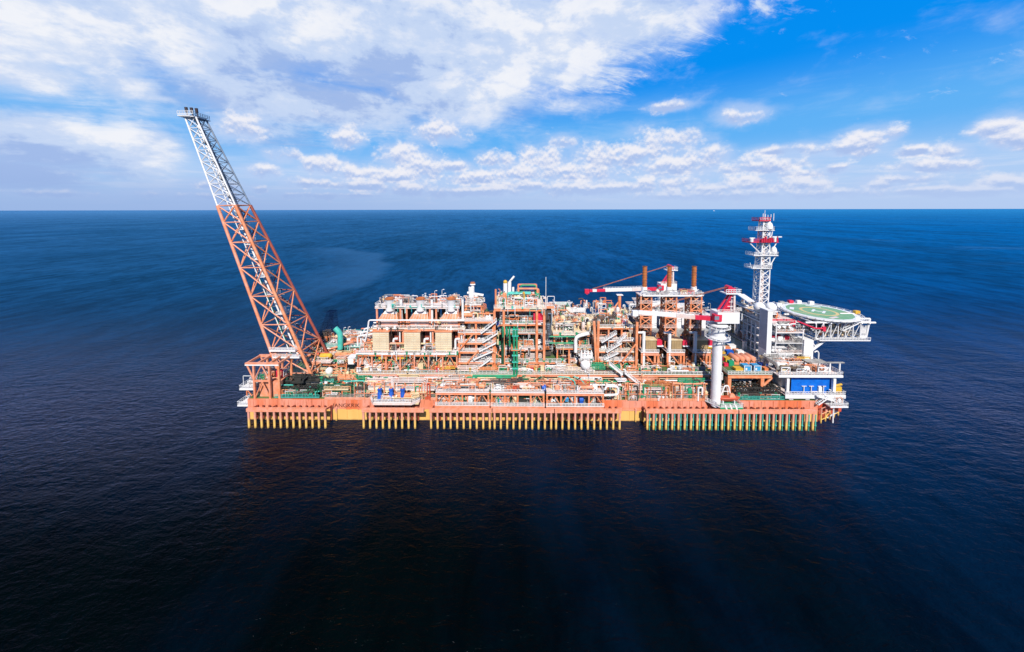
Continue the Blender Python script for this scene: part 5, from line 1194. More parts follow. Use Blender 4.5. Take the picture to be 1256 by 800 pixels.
# ================================================================== CRANES
def crane(lab, x, y, z0, tip, pyk, k=1.0, z35=None):
    """pedestal, slewing house, sloping red A-frame with head and a box boom to 'tip'"""
    t = thing('pedestal_crane', lab, 'crane', (x, y, z0)); zt = 35.6
    MB().lathe((x, y, z0), [(1.5, 0), (1.5, zt - z0 - 1.0)], 20).build('pedestal', WHITE, t, True)
    MB().lathe((x, y, 29.5), [(2.0, 0), (2.6, .5), (2.6, .9), (2.0, 1.4), (2.1, 4.4), (2.9, 4.9), (2.9, 5.3), (2.2, 5.5)], 18).build('slewing_ring', WHITE, t, True)
    m_ = MB()
    for zz_ in (30.1, 33.9):
        n_ = 14
        for i in range(n_):
            a0, a1 = 2 * PI * i / n_, 2 * PI * (i + 1) / n_; p0 = Vector((x + 3.6 * math.cos(a0), y + 3.6 * math.sin(a0), zz_)); p1 = Vector((x + 3.6 * math.cos(a1), y + 3.6 * math.sin(a1), zz_))
            m_.bar(p0, p1, .3, .12); m_.bar(p0, p0 + Vector((0, 0, 1.1)), .08); m_.bar(p0 + Vector((0, 0, 1.1)), p1 + Vector((0, 0, 1.1)), .08); m_.bar(p0, Vector((x, y, zz_)), .25, .1)
    m_.build('ring_walkway', WHITE, t)
    MB().box(x - 1.4, x + 5.8, y - 2, y + 2.4, zt, zt + 3.7).build('machinery_house', WHITE, t)
    cb_ = MB().box(x - 2.6, x - .2, y - 2.4, y - .6, zt + .8, zt + 3.0).build('cab', RED, t)
    MB().box(x - 2.62, x - 1.2, y - 2.44, y - 2.41, zt + 1.4, zt + 2.6).build('cab_window', SLATE, cb_)
    m_ = MB().rail([(x - 1.4, y - 2, zt + 3.7), (x + 5.8, y - 2, zt + 3.7), (x + 5.8, y + 2.4, zt + 3.7)], 1, 1.1); m_.build('handrail', PINKW, t)
    kx, kz = x + 4.4, 47.0
    for dy in (-1.1, 1.1):
        MB().bar((x + .4, y + dy, zt + 3.7), (kx - .6, y + dy * .6, kz - 2), .55, .5).build('back_stay', RED, t)
        MB().bar((kx, y + dy, zt + 3.7), (kx, y + dy * .8, kz - 1.6), .6).build('king_post', PINKW, t)
    m_ = MB().add([(x + .6, y, zt + 3.8), (kx - .6, y, zt + 3.8), (kx - .6, y, zt + 8.2), (x + .6, y + .1, zt + 3.8), (kx - .6, y + .1, zt + 3.8), (kx - .6, y + .1, zt + 8.2)], [(0, 1, 2), (5, 4, 3), (0, 3, 4, 1), (1, 4, 5, 2), (2, 5, 3, 0)]); m_.build('web_plate', RED, t)
    m_ = MB()
    for q in range(4): m_.bar((kx - .5 - q * .55, y - 1, zt + 8 - q * 1.5 + 2), (kx, y - 1, zt + 8 - q * 1.5 + 2), .16)
    m_.build('rung', WHITE, t)
    m_ = MB().box(kx - 3.2, kx + 1.8, y - 1.8, y + 1.8, kz - 1.7, kz - 1.4); m_.rail([(kx - 3.2, y - 1.8, kz - 1.4), (kx + 1.8, y - 1.8, kz - 1.4), (kx + 1.8, y + 1.8, kz - 1.4)], 1.3, .8, .14); m_.build('head_platform', WHITE, t)
    m_ = MB().box(kx - 2.2, kx + .4, y - 1, y + 1, kz - 1.4, kz + .1); m_.tube((kx - 1.4, y - 1.1, kz + .2), (kx - 1.4, y + 1.1, kz + .2), .7, 12); m_.build('head_sheave', RED, t)
    bs = Vector((x - 1.0, y, zt + 1.0)); tip = Vector(tip); d = tip - bs
    segs = [(0, .10, RED), (.10, .26, RED), (.26, .50, PINKW), (.50, 1.0, WHITE)] if pyk else [(0, .12, RED), (.12, .22, RED), (.22, .40, PINKW), (.40, .78, WHITE), (.78, .90, RED), (.90, .96, WHITE), (.96, 1.0, RED)]
    for s_, e_, c_ in segs:
        w_ = 1.5 * (1 - .25 * s_); m_ = MB()
        m_.bar(bs + d * s_, bs + d * (e_ - .002), w_, w_ * .9)
        m_.build('boom', c_, t)
    m_ = MB()
    for q in range(24): c = bs + d * (.3 + q * .02); m_.box(c.x - .22, c.x + .1, c.y - .62, c.y - .58, c.z - .35, c.z + .3)
    m_.build('boom_lacing', DARK, t)
    MB().rail([tuple(bs + d * .2 + Vector((0, .4, .6))), tuple(bs + d * .8 + Vector((0, .4, .5)))], .8, 1.4, .07).build('boom_rail', WHITE, t)
    m_ = MB().box(tip.x - 2.2, tip.x - .2, tip.y - .7, tip.y + .7, tip.z - 1.2, tip.z + .6); m_.tube((tip.x - 1.2, tip.y - .5, tip.z - 1.0), (tip.x - 1.2, tip.y + .5, tip.z - 1.0), .7, 10); m_.build('boom_head', WHITE if pyk else RED, t)
    m_ = MB()
    for dy in (-.4, .4): m_.tube((kx - 1.4, y + dy, kz + .5), (tip.x + 1.5, tip.y + dy, tip.z + .8), .07, 4)
    m_.build('luffing_rope', BROWN, t)
    return t
NC = (Xp(879, 450, -1.5), -1.5)
crane('near white pedestal crane with its boom lying toward the brown stacks', NC[0], NC[1], 6.6, tuple(P(783, 383, 4)), 1)
bc = P(812, 360, 42)
crane('far crane behind the stacks, its red and white boom resting on a post', bc.x, 42, MD, tuple(P(723, 356.5, 42)), 0)
c = P(760, 359, 42); t = thing('boom_rest', 'orange braced post holding up the far crane boom', 'boom rest', (c.x, 42, PD))
MB().tube((c.x, 42, PD), (c.x, 42, c.z - 1.2), .75, 10).build('post', ORANGE, t, True); m_ = MB().tube((c.x - 5, 42, Zp(385, 42, 750) - 1), (c.x - .3, 42, Zp(370, 42, 760)), .35, 8); m_.build('brace', ORANGE, t); MB().box(c.x - 1.4, c.x + 1.4, 41, 43, c.z - 1.2, c.z - .9).build('cradle', WHITE, t)

# white pods on the far horizon side of the deck
for px, py, lab in ((719.5, 371, 'left of two thin white lamp poles beyond the low pipe module'), (727.5, 374, 'right of two thin white lamp poles beyond the low pipe module')):
    c = P(px, py, 40); o = MB().tube((c.x, 40, PD), (c.x, 40, c.z - 1), .12, 6); o.box(c.x - .25, c.x + .25, 39.7, 40.3, c.z - 1, c.z + 1); tag(o.build('lamp_pole', WHITE), lab, 'lamp pole')
# ================================================================== LAYDOWN DECK right of the near crane
t = thing('laydown_deck', 'green floored laydown deck on orange beams left of the accommodation block', 'deck', (88, 12, MD))
a, b = Xp(893, 461, 2), Xp(947, 461, 2); z = Zp(459.5, 2, 920); LZ = z
MB().box(a, b, 2, 34, z - .15, z).build('deck_plate', GRDECK, t)
m_ = MB().ibeam((a, 2.1, z - .75), (b, 2.1, z - .75), 1.1, .5)
for k in range(4): m_.bar((a + 1 + k * 4.6, 2.5, z - .7), (a + 1 + k * 4.6, 33, z - .7), .4, .9)
m_.build('edge_beam', ORANGE, t)
for x in (a + .6, b - 3.2):
    for y in (2.6, 16, 30): MB().box(x - .6, x + .6, y - .6, y + .6, MD, z - 1.35).build('column', ORANGE, t)
m_ = MB().tube((b - 3.2, 2.6, z - 5), (b + .6, 2.6, z - 1.2), .4, 7); m_.build('brace', ORANGE, t)
MB().rail([(a, 2.05, z), (b, 2.05, z)], 1.2, 1.2, .12).build('handrail', WHITE, t)
MB().rail([(a, 2.05, z), (a, 30, z)], 1.2, 1.2, .1).build('handrail', PINKW, t)
cz = [(CYAN, 917, 456, 4, 'left light blue crate at the near edge of the laydown deck'), (CYAN, 929, 456, 4, 'right light blue crate at the near edge of the laydown deck')]
for m2, px, py, y, lab in cz:
    c = P(px, py, y); o = thing('blue_crate', lab, 'crate', (c.x, y, z), 'light blue crates on the laydown deck'); x0, x1 = c.x - 1.2, c.x + 1.2
    MB().box(x0, x1, y, y + 2.4, z + .1, z + 2.1).build('crate_body', m2, o)
    m_ = MB()
    for x in (x0, x1):
        for yy in (y, y + 2.4): m_.box(x - .1, x + .1, yy - .1, yy + .1, z, z + 2.2)
    m_.box(x0 - .1, x1 + .1, y - .12, y - .02, z + 2.1, z + 2.25); m_.box(x0 + .4, x0 + 1.0, y - .06, y - .01, z + .6, z + 1.4); m_.build('crate_frame', WHITE, o)
c = P(913, 442, 10)
for i in range(4):
    x = c.x - 3 + i * 2.0; o = thing('red_tote_tank', ['first', 'second', 'third', 'fourth'][i] + ' of four rounded red-pink tanks in a row, counting from the crane', 'tank', (x, 11, z), 'row of red-pink tanks on the laydown deck')
    MB().lathe((x, 9.2, z + 2.0), [(.2, -.1), (.7, 0), (1.0, .4), (1.0, 4.2), (.7, 4.6), (.2, 4.7)], 14, 'Y').build('tank_shell', SALMON, o, True)
    m_ = MB()
    for y in (9.8, 13): m_.box(x - .85, x + .85, y - .15, y + .15, z, z + 1.2)
    m_.build('tank_cradle', ORANGE, o)
r_ = random.Random(5); names = {RED: 'red', BLUE: 'blue', YELLOW: 'yellow', WHITE: 'white', GREEN: 'green', ORANGE: 'orange', CREAM: 'cream'}
pos = [(891, 428, ORANGE), (897, 426, WHITE), (894, 433, BLUE), (888, 440, RED), (893, 441, YELLOW), (899, 438, CREAM), (903, 430, ORANGE), (907, 432, WHITE), (890, 447, RED), (896, 446, GREEN), (936, 447, BLUE), (905, 452, YELLOW), (940, 452, ORANGE), (900, 444, WHITE), (886, 433, YELLOW)]
where = ['far corner by the crane', 'behind the blue bin', 'among the coloured boxes', 'beside the crane column', 'beside the crane column', 'left of the red-pink tanks', 'behind the red-pink tanks', 'behind the red-pink tanks', 'near left rail', 'near left rail', 'right of the light blue crates', 'between tanks and near rail', 'at the near right corner', 'left of the tanks, on the green floor', 'nearest the crane house']
for i, (px, py, m2) in enumerate(pos):
    # walk the sight line down to the deck
    d = P(px, py, 10) - CAM; k = (z + .7 - CAM.z) / d.z; c = CAM + d * k; w_, h_ = r_.uniform(.7, 1.5), r_.uniform(.9, 1.8)
    c.y = min(max(c.y, 3), 33)
    o = MB().box(c.x - w_, c.x + w_, c.y - w_ * .7, c.y + w_ * .7, z + .15, z + h_); o.box(c.x - w_ - .05, c.x + w_ + .05, c.y - w_ * .75, c.y + w_ * .75, z + h_, z + h_ + .1)
    for q in (-.7, .7): o.box(c.x + q * w_ - .12, c.x + q * w_ + .12, c.y - w_ * .7, c.y + w_ * .7, z + .02, z + .15)
    tag(o.build('cargo_box', m2), 'small ' + names[m2] + ' cargo box on the laydown deck, ' + where[i], 'cargo box', 'loose cargo on the laydown deck')
clutter(t, a + 1, b - 3, 14, 30, z, z + 1.6, 26, 201, PAL_MIX, [(k_cab, 3), (k_drum, 1), (k_pump, 1)])
t = thing('under_deck_plant', 'pipes and white vessels under the laydown deck', 'plant', (86, 8, MD))
clutter(t, a, b + 3, 3.4, 9, MD, z - 1.5, 40, 202, PAL_WARM); voids(t, a, b + 3, 10, MD, z - 1.5, 360, .9); voids(t, 68, a, 10, MD, PD + 2, 361, .8); clutter(t, a + 4, b, 7, 12, MD + 2, z - 2, 22, 203, PAL_WHITE)
clutter(t, 69, a, 2.5, 12, MD, PD + 2, 60, 204, PAL_WARM)
# black framed skid on the main deck
t = thing('mooring_skid', 'black lattice covered skid with green base beside the rescue boat', 'skid', (94, 3, MD))
a, b = Xp(903, 480, 1), Xp(957, 480, 1); zr = Zp(475.5, 1, 930)
m_ = MB()
for y in (1, 6): m_.bar((a, y, zr), (b, y, zr), .3, .35); m_.bar((a, y, zr - 1.5), (b, y, zr - 1.5), .25, .25)
n_ = 12
for k in range(n_ + 1):
    x = a + (b - a) * k / n_; m_.bar((x, 1, zr), (x, 6, zr), .22); m_.bar((x, 1, zr), (x, 1, zr - 1.5), .2)
    if k < n_: x2_ = a + (b - a) * (k + 1) / n_; m_.bar((x, 1, zr - 1.5 * (k % 2)), (x2_, 1, zr - 1.5 * ((k + 1) % 2)), .18); m_.bar((x, 1, zr), (x2_, 6, zr), .16)
m_.build('lattice_roof', BLACK, t)
for k in range(5): x = a + .2 + (b - a - .4) * k / 4; MB().box(x - .2, x + .2, .9, 1.3, MD, zr - 1.6).build('column', BLACK, t)
MB().box(a, b + 2, .3, 7, MD + .04, MD + .25).build('skid_base', DKGREEN, t)
MB().rail([(a - 2, .3, MD + .3), (b + 1, .3, MD + .3)], 1.1, 1.2).build('handrail', TEAL, t)
clutter(t, a, b, 1.4, 6, MD + .3, zr - .4, 75, 205, [(BLACK, 6), (DARK, 4), (DKGREEN, 2), (STEEL, 1), (WHITE, .3)], KINDS_FINE); clutter(t, a, b, .7, 1.4, MD + .3, MD + 1.8, 16, 206, PAL_GREEN, KINDS_FINE)
# rescue boat on its green cradle platform
z = Zp(498, -3.5, 892); a, b = Xp(872, 498, -4), Xp(911, 498, -4)
t = thing('boat_platform', 'green floored platform with white slanting stripes jutting out below the rescue boat', 'platform', ((a + b) / 2, -2.5, z))
MB().prism([(a, 0), (a + 3, -4.2), (b, -4.2), (b, 0)], z - .3, z).build('deck_plate', WHITE, t)
MB().prism([(a + .7, -.2), (a + 3.2, -3.9), (b - .3, -3.9), (b - .3, -.2)], z + .003, z + .02).build('green_floor', GREEN, t)
MB().box(a + 3, b, -4.26, -4.2, z - 1.1, z - .1).build('green_skirt', GREEN, t)
m_ = MB()
for k in range(3): x = a + 5 + k * 1.7; m_.add([(x, -4.32, z - 1.1), (x + .5, -4.32, z - 1.1), (x - .3, -4.32, z + .9), (x - .8, -4.32, z + .9), (x, -4.28, z - 1.1), (x + .5, -4.28, z - 1.1), (x - .3, -4.28, z + .9), (x - .8, -4.28, z + .9)], [(0, 1, 2, 3), (7, 6, 5, 4), (0, 4, 5, 1), (1, 5, 6, 2), (2, 6, 7, 3), (3, 7, 4, 0)])
m_.build('fender_bar', WHITE, t)
MB().rail([(a, 0, z), (a + 3, -4.2, z), (b, -4.2, z), (b, 0, z)], 1.1, 1.1).build('handrail', WHITE, t)
c = P(893, 491, -2); t = thing('rescue_boat', 'orange-red rescue boat lying on the green platform beside the crane column', 'boat', (c.x, -2, z))
L = 3.9; zz = z + 1.0; prof = [(-1, .15, .5), (-.8, .8, .15), (-.4, 1.05, 0), (.3, 1.05, 0), (.75, .7, .2), (1, .1, .75)]
vs, fs = [], []
for s_, w_, k_ in prof:
    x = c.x + s_ * L; vs += [(x, -2 - w_ * .35, zz + k_), (x, -2 - w_, zz + 1.1), (x, -2 - w_ * .85, zz + 1.3), (x, -2 + w_ * .85, zz + 1.3), (x, -2 + w_, zz + 1.1), (x, -2 + w_ * .35, zz + k_)]
for i in range(len(prof) - 1):
    for j in range(6): fs.append((i * 6 + j, i * 6 + (j + 1) % 6, (i + 1) * 6 + (j + 1) % 6, (i + 1) * 6 + j))
fs += [tuple(range(5, -1, -1)), tuple(range(30, 36))]
MB().add(vs, fs).build('boat_hull', REDOR, t, True)
MB().frustum((c.x + .2, c.x + 2.2, -2.6, -1.4, zz + 1.31), (c.x + .6, c.x + 1.8, -2.4, -1.6, zz + 2.4)).build('wheelhouse', SALMON, t)
m_ = MB().box(c.x - 2.2, c.x - 1.9, -2.8, -1.2, z, zz + .2); m_.box(c.x + 1.6, c.x + 1.9, -2.8, -1.2, z, zz + .3); m_.build('boat_chock', WHITE, t)
t = thing('boat_davit', 'white A-shaped davit over the rescue boat', 'davit', (c.x, -.8, z)); m_ = MB()
m_.path([(c.x - 2.6, -.8, z), (c.x - .6, -.9, zz + 4.6), (c.x + .6, -.9, zz + 4.6), (c.x + 2.0, -.8, z)], .25, 7); m_.bar((c.x - 1.4, -.85, zz + 2.6), (c.x + 1.1, -.85, zz + 2.6), .2); m_.tube((c.x, -.9, zz + 4.5), (c.x, -1.8, zz + 2), .06, 5); m_.build('frame', WHITE, t)
MB().box(c.x - 5.2, c.x - 2.8, -1.6, -.4, z + .3, z + 2.2).build('winch', PINKW, t)

# ================================================================== ACCOMMODATION BLOCK
AX, AY0, AY1 = Xp(941, 418, 14), 14, 36
ZA = Zp(396, 14, 960); ZB = 16.0
acc = thing('accommodation_block', 'white accommodation block with outside stairs under the helideck', 'building', (AX + 8, 25, MD))
AXR = Xp(976, 420, 14)
MB().box(AX + .2, AXR, AY0 + .3, AY1, MD, ZA).build('wall', WHITE, acc)
floors = [Zp(p, 13, 965) for p in (444, 431, 418.5, 406)]
for i, z in enumerate(floors):
    MB().box(AX + 1, AXR + .6, 11.2, AY0 + .3, z - .25, z).build('balcony_slab', WHITE, acc); MB().rail([(AX + 1, 11.25, z), (AXR + .6, 11.25, z)], 1.1, 1.1, .1).build('handrail', PINKW if i % 2 else STEEL, acc)
    m_ = MB()
    for k in range(5): x = AXR - 7 + k * 1.3; m_.box(x, x + .7, AY0 + .2, AY0 + .29, z + .5, z + 1.5)
    w_ = m_.build('door_sign_row', REDOR, acc)
    d_ = MB().box(AX + 4.0, AX + 5.2, AY0 + .2, AY0 + .3, z + .02, z + 2.2); d_.build('door', STEEL, acc)
    for k in range(3): x = AX + 7 + k * 2.2; f_ = MB().box(x, x + 1.0, AY0 + .22, AY0 + .3, z + 1.0, z + 2.0).build('window', SLATE, acc); MB().box(x - .1, x + 1.1, AY0 + .19, AY0 + .218, z + 2.0, z + 2.12).build('frame', WHITE, f_)
for i in range(3):
    A = Vector((AX + 5.5 if i % 2 else AX + 6, 11.6, floors[i + 1])); B = Vector((AX + 9.8, 11.6, floors[i])); stair(acc, A, B, .9, STEEL)
for x in (AX + 1.2, AXR + .4): MB().tube((x, 11.4, ZB), (x, 11.4, ZA), .22, 8).build('balcony_post', WHITE, acc)
c = P(952, 412.5, 13.8); MB().lathe((c.x - 2, 13.9, c.z), [(.35, 0), (.5, .2), (.5, 3.6), (.35, 3.8)], 10, 'X').build('red_capsule', RED, acc, True)
clutter(acc, AX + 1, AXR, 11.6, 13.6, floors[3], floors[3] + 3, 20, 210, PAL_WHITE); clutter(acc, AX + 1, AXR, 11.6, 13.6, ZB, floors[0] - .4, 30, 211, PAL_WHITE); 
for i in range(3): clutter(acc, AX + 1, AXR, 12.8, 13.9, floors[i], floors[i] + 1.6, 6, 212 + i, [(WHITE, 8), (PINKW, 2), (RED, .5)], [(k_cab, 2), (k_pipe, 1)])
# left wall: white frames seen obliquely
m_ = MB(); zf = [ZB + 2 + k * 3.0 for k in range(6)]
for k in range(10):
    y = AY0 + 1 + k * 2.35; top = ZA - 1 - 0 * k; m_.bar((AX - 2.2, y, ZB), (AX - 2.2, y, top), .3); 
    for z in zf: m_.bar((AX - 2.2, y, z), (AX + .2, y, z), .25)
for z in zf: m_.bar((AX - 2.2, AY0 + 1, z), (AX - 2.2, AY1, z), .3, .3); m_.bar((AX - 2.2, AY0 + 1, z + 1.1), (AX - 2.2, AY1, z + 1.1), .1)
m_.build('side_gallery', WHITE, acc)
gl = MB()
for z in zf: gl.box(AX - 2.1, AX + .18, AY0 + 1, AY1, z - .06, z)
gl.build('gallery_floor', PINKW, acc)
MB().box(AX - .6, AX + .17, AY0 + 2, AY1 - 1, ZA - 4, ZA + .8).build('side_duct', PINKW, acc)
for k in range(3): MB().tube((AX - 1.4, AY0 + 12 + k * 3.5, ZB + 4), (AX - 1.4, AY0 + 12 + k * 3.5, ZA + 1), .4, 8).build('vent_pipe', CREAM, acc, True)
MB().box(AX - 1, AXR + 1, AY0, AY1 + 1, ZA, ZA + .4).build('roof', PINKW, acc)
clutter(acc, AX - 1, AX + 8, AY0 + 2, AY1, ZA + .4, ZA + 3.2, 40, 216, PAL_WHITE, lamps=3)
# the tall pale duct at the front corner
t = thing('service_shaft', 'tall plain white trunk at the corner of the accommodation block', 'trunk', (Xp(939, 420, 11), 12, ZB))
x0, x1 = Xp(940.5, 420, 10), Xp(946.2, 420, 10); zt_ = Zp(381.5, 10, 943)
MB().box(x0, x1, 10, 14.2, Zp(451, 10, 943), zt_).build('shaft', WHITE, t); 
MB().box(x0 - .04, x0 - .003, 10.1, 14, Zp(430, 10, 941), zt_ - .2).build('shade_side', paint('lavender_grey_shade', (.50, .50, .56), (.44, .45, .50), dirt=.1), t)  # shade of the white left face put into a grey sheet
MB().box(x0 - .2, x1 + .15, 9.85, 14.3, zt_, zt_ + .2).build('shaft_cap', WHITE, t)
for i, (px, py, y, r_s) in enumerate(((931.5, 377, 17, 2.0), (945.5, 377, 19, 1.95))):
    c = P(px, py, y); o = thing('radome', ('left' if i == 0 else 'right') + ' of two white globe radomes at the foot of the lattice mast', 'radome', (c.x, c.y, c.z - 2.4), 'two globe radomes')
    MB().sphere(c, r_s, 20).build('globe', WHITE, o, True); MB().lathe((c.x, c.y, ZA), [(.9, 0), (.9, c.z - ZA - 1.8), (1.2, c.z - ZA - 1.6)], 12).build('pedestal', STEEL, o, True)
o = MB(); A, B = P(908, 361, 30), P(921, 370, 22); o.bar(A, B, 3.0, .35); o.bar((A.x + 1, 29, A.z), (A.x + 1, 29, ZA - 4), .3); tag(o.build('sun_canopy', WHITE), 'tilted white canopy panel left of the lattice mast', 'canopy')
t = thing('upper_gallery', 'crowded cream and white roof gallery left of the lattice mast', 'gallery', (Xp(910, 385, 26), 28, 20))
clutter(t, Xp(903, 385, 26), AX + 1, 22, 36, ZA - 10, ZA + 2.5, 70, 220, PAL_WHITE[:3] + [(CREAM, 5), (ORANGE, 1.5), (GREEN, .5), (DARK, 2)]); MB().box(Xp(903, 385, 26), AX - 2.4, 21, 36, ZA - 10.2, ZA - 10).build('deck_plate', PINKW, t)
for x in (Xp(903, 385, 26) + .5, AX - 3): 
    for y in (21.5, 35): MB().box(x - .3, x + .3, y - .3, y + .3, PD, ZA - 10.3).build('column', WHITE, t)

# ================================================================== LATTICE MAST
t = thing('lattice_mast', 'tall white lattice communications mast with railed and red platforms', 'mast', (Xp(933, 372, 24), 24, ZA))
def mx(py): return Xp(932.5 + (372 - py) * .052, py, 24)
def mz(py): return Zp(py, 24, 935)
def mw(py): return (1.8 if py > 330 else 1.8 - (330 - py) * .010) if py > 300 else 1.45 - (300 - py) * .008
secs = [(374, 330, 5), (330, 300, 4), (300, 268, 5)]
for p0, p1, nb in secs:
    B_ = []; T_ = []
    for (p_, L_) in ((p0, B_), (p1, T_)):
        xc_, zc_, w_ = mx(p_), mz(p_), mw(p_)
        L_ += [(xc_ - w_, 24 - w_, zc_), (xc_ + w_, 24 - w_, zc_), (xc_ + w_, 24 + w_, zc_), (xc_ - w_, 24 + w_, zc_)]
    truss(t, B_, T_, nb, .25, .13, WHITE, WHITE)
m_ = MB(); A, B = (mx(374), 24, mz(374)), (mx(270), 24, mz(270)); m_.tube(A, B, .55, 8); m_.tube((A[0] + .9, 24, A[2]), (B[0] + .5, 24, B[2]), .2, 6); m_.build('cable_duct', PINKW, t, True)
for py, pl, pr_, c_, dn in ((328, 922, 946, WHITE, 0), (312.5, 923.5, 954, WHITE, 1), (296.5, 918.5, 955, RED, 1), (282, 926.5, 950, WHITE, 1), (270.5, 931, 945.5, RED, 0)):
    z = mz(py); a_, b_ = Xp(pl, py, 22), Xp(pr_, py, 22); hd = 2.4 if py > 300 else 2.1
    MB().box(a_, b_, 24 - hd, 24 + hd, z - .22, z).build('platform', c_, t)
    MB().rail([(a_, 24 + hd, z), (a_, 24 - hd, z), (b_, 24 - hd, z), (b_, 24 + hd, z)], 1.25, .9, .14).build('platform_rail', c_, t)
    if dn:
        m_ = MB(); m_.tube((b_ - .4, 24 - 1.5, z - .3), (mx(py) + 1.5, 24 - 1.5, z - 5.2), .2, 6); m_.tube((b_ - .4, 24 + 1.5, z - .3), (mx(py) + 1.5, 24 + 1.5, z - 5.2), .2, 6)
        if py == 296.5: m_.tube((a_ + .6, 22.5, z - .3), (mx(py) - 1.5, 22.5, z - 5.2), .2, 6)
        m_.build('platform_bracket', WHITE, t)
m_ = MB(); z = mz(296.5)
for k in range(9): x = mx(296) - 3 + k * .75; m_.box(x, x + .4, 20.8, 21.4, z, z + 1.2 + (k % 3) * .6)
m_.build('red_equipment', RED, t)
for px, py, r_s in ((943.5, 277, 1.25), (949, 307, 1.1)):
    c = P(px, py, 22.5); MB().lathe((c.x, c.y, c.z - 1.7), [(.8, 0), (r_s * .95, .4), (r_s, 1.6), (r_s * .75, 2.6), (r_s * .3, 3.1), (.05, 3.2)], 14).build('dome', WHITE, t, True)
z = mz(296); m_ = MB(); c = Xp(950.5, 291, 21); m_.tube((c, 21, z), (c, 21, z + 1.8), .5, 8); m_.box(c - 2.2, c + 2.6, 20.8, 21.2, z + 1.8, z + 2.2); c = Xp(922, 292, 21); m_.tube((c, 21, z), (c, 21, z + 1.4), .6, 8); m_.box(c - .8, c + 1.2, 20.8, 21.2, z + 1.4, z + 1.7); m_.build('radar_scanner', WHITE, t)
m_ = MB(); z = mz(270.5)
for dx_ in (-2.1, -1.2, -.2, 1, 2.1): m_.tube((mx(270) + dx_, 22, z), (mx(270) + dx_, 22, z + 2.2 + abs(dx_) * .3), .13, 5)
m_.tube((mx(270), 24, z), (mx(270), 24, mz(258)), .1, 5)
z = mz(328); m_.tube((Xp(922, 328, 21), 21, z), (Xp(920, 322, 21), 21, mz(321)), .12, 5); m_.tube((Xp(946, 328, 21), 21, z), (Xp(947, 322, 21), 21, mz(322)), .12, 5); m_.build('aerial', WHITE, t)

# ================================================================== HELIDECK
HC = Vector((Xp(1004, 383, 20), 20, 32.7)); HR = 11.3
t = thing('helideck', 'round green helideck with yellow circle and white H on a white cantilever frame', 'helideck', (HC.x, HC.y, ZA))
oct_ = [(HC.x + (HR + .6) * math.cos(2 * PI * k / 16 + PI / 16), HC.y + (HR + .6) * math.sin(2 * PI * k / 16 + PI / 16)) for k in range(16)]
MB().prism(oct_, HC.z - .6, HC.z).build('deck_slab', WHITE, t)
dsk = MB().prism([(HC.x + 10.9 * math.cos(2 * PI * k / 16 + PI / 16), HC.y + 10.9 * math.sin(2 * PI * k / 16 + PI / 16)) for k in range(16)], HC.z + .004, HC.z + .03); dsk.build('green_surface', HELI, t)
def ring(ro, ri, z, n=48):
    m_ = MB(); v = []
    for k in range(n):
        c_, s_ = math.cos(2 * PI * k / n), math.sin(2 * PI * k / n); v += [(HC.x + ro * c_, HC.y + ro * s_, z), (HC.x + ri * c_, HC.y + ri * s_, z)]
    return m_.add(v, [(2 * k, 2 * ((k + 1) % n), 2 * ((k + 1) % n) + 1, 2 * k + 1) for k in range(n)])
ring(6.0, 5.0, HC.z + .036).build('aiming_circle', HYEL, t)
ring(10.9, 10.4, HC.z + .036, 16).build('perimeter_line', WHITE, t)
def patch(cx, cy, lx, ly, ang_):
    ca, sa = math.cos(ang_), math.sin(ang_); v = []
    for sx_, sy_ in ((-1, -1), (1, -1), (1, 1), (-1, 1)):
        x, y = sx_ * lx / 2, sy_ * ly / 2; v.append((HC.x + cx + x * ca - y * sa, HC.y + cy + x * sa + y * ca, HC.z + .044))
    return MB().add(v, [(0, 1, 2, 3)])
th = math.radians(-48)
m_ = MB()
for (cx, cy, lx, ly) in ((-1.6, 0, .8, 4.2), (1.6, 0, .8, 4.2), (0, 0, 2.4, .8)):
    ca, sa = math.cos(th), math.sin(th); q = patch(cx * ca - cy * sa, cx * sa + cy * ca, lx, ly, th); m_.add(q.v, q.f)
m_.build('letter_h', WHITE, t)
patch(-7.0, -2.4, .5, 8, math.radians(40)).build('side_line', HYEL, t)
patch(-7.2, 4.2, 3.8, 1.4, math.radians(50)).build('registration_strip', WHITE, t)
patch(4.0, 7.2, 4.8, 1.5, math.radians(-38)).build('registration_strip', WHITE, t)
patch(-1.2, -7.9, 4.2, 1.3, math.radians(20)).build('registration_strip', PINKW, t)
patch(8.0, -2.4, 4.4, .7, math.radians(5)).build('registration_strip', SALMON, t)
# safety net frame round the rim
m_ = MB(); n_ = 32
for k in range(n_):
    a0, a1 = 2 * PI * k / n_, 2 * PI * (k + 1) / n_; o0 = Vector((HC.x + 12.9 * math.cos(a0), HC.y + 12.9 * math.sin(a0), HC.z + .15)); o1 = Vector((HC.x + 12.9 * math.cos(a1), HC.y + 12.9 * math.sin(a1), HC.z + .15)); i0 = Vector((HC.x + 11.8 * math.cos(a0), HC.y + 11.8 * math.sin(a0), HC.z - .35)); i1 = Vector((HC.x + 11.8 * math.cos(a1), HC.y + 11.8 * math.sin(a1), HC.z - .35))
    m_.bar(o0, o1, .16); m_.bar(i0, o0, .14); m_.bar(i0.lerp(o0, .5), i1.lerp(o1, .5), .08)
m_.build('safety_net', WHITE, t)
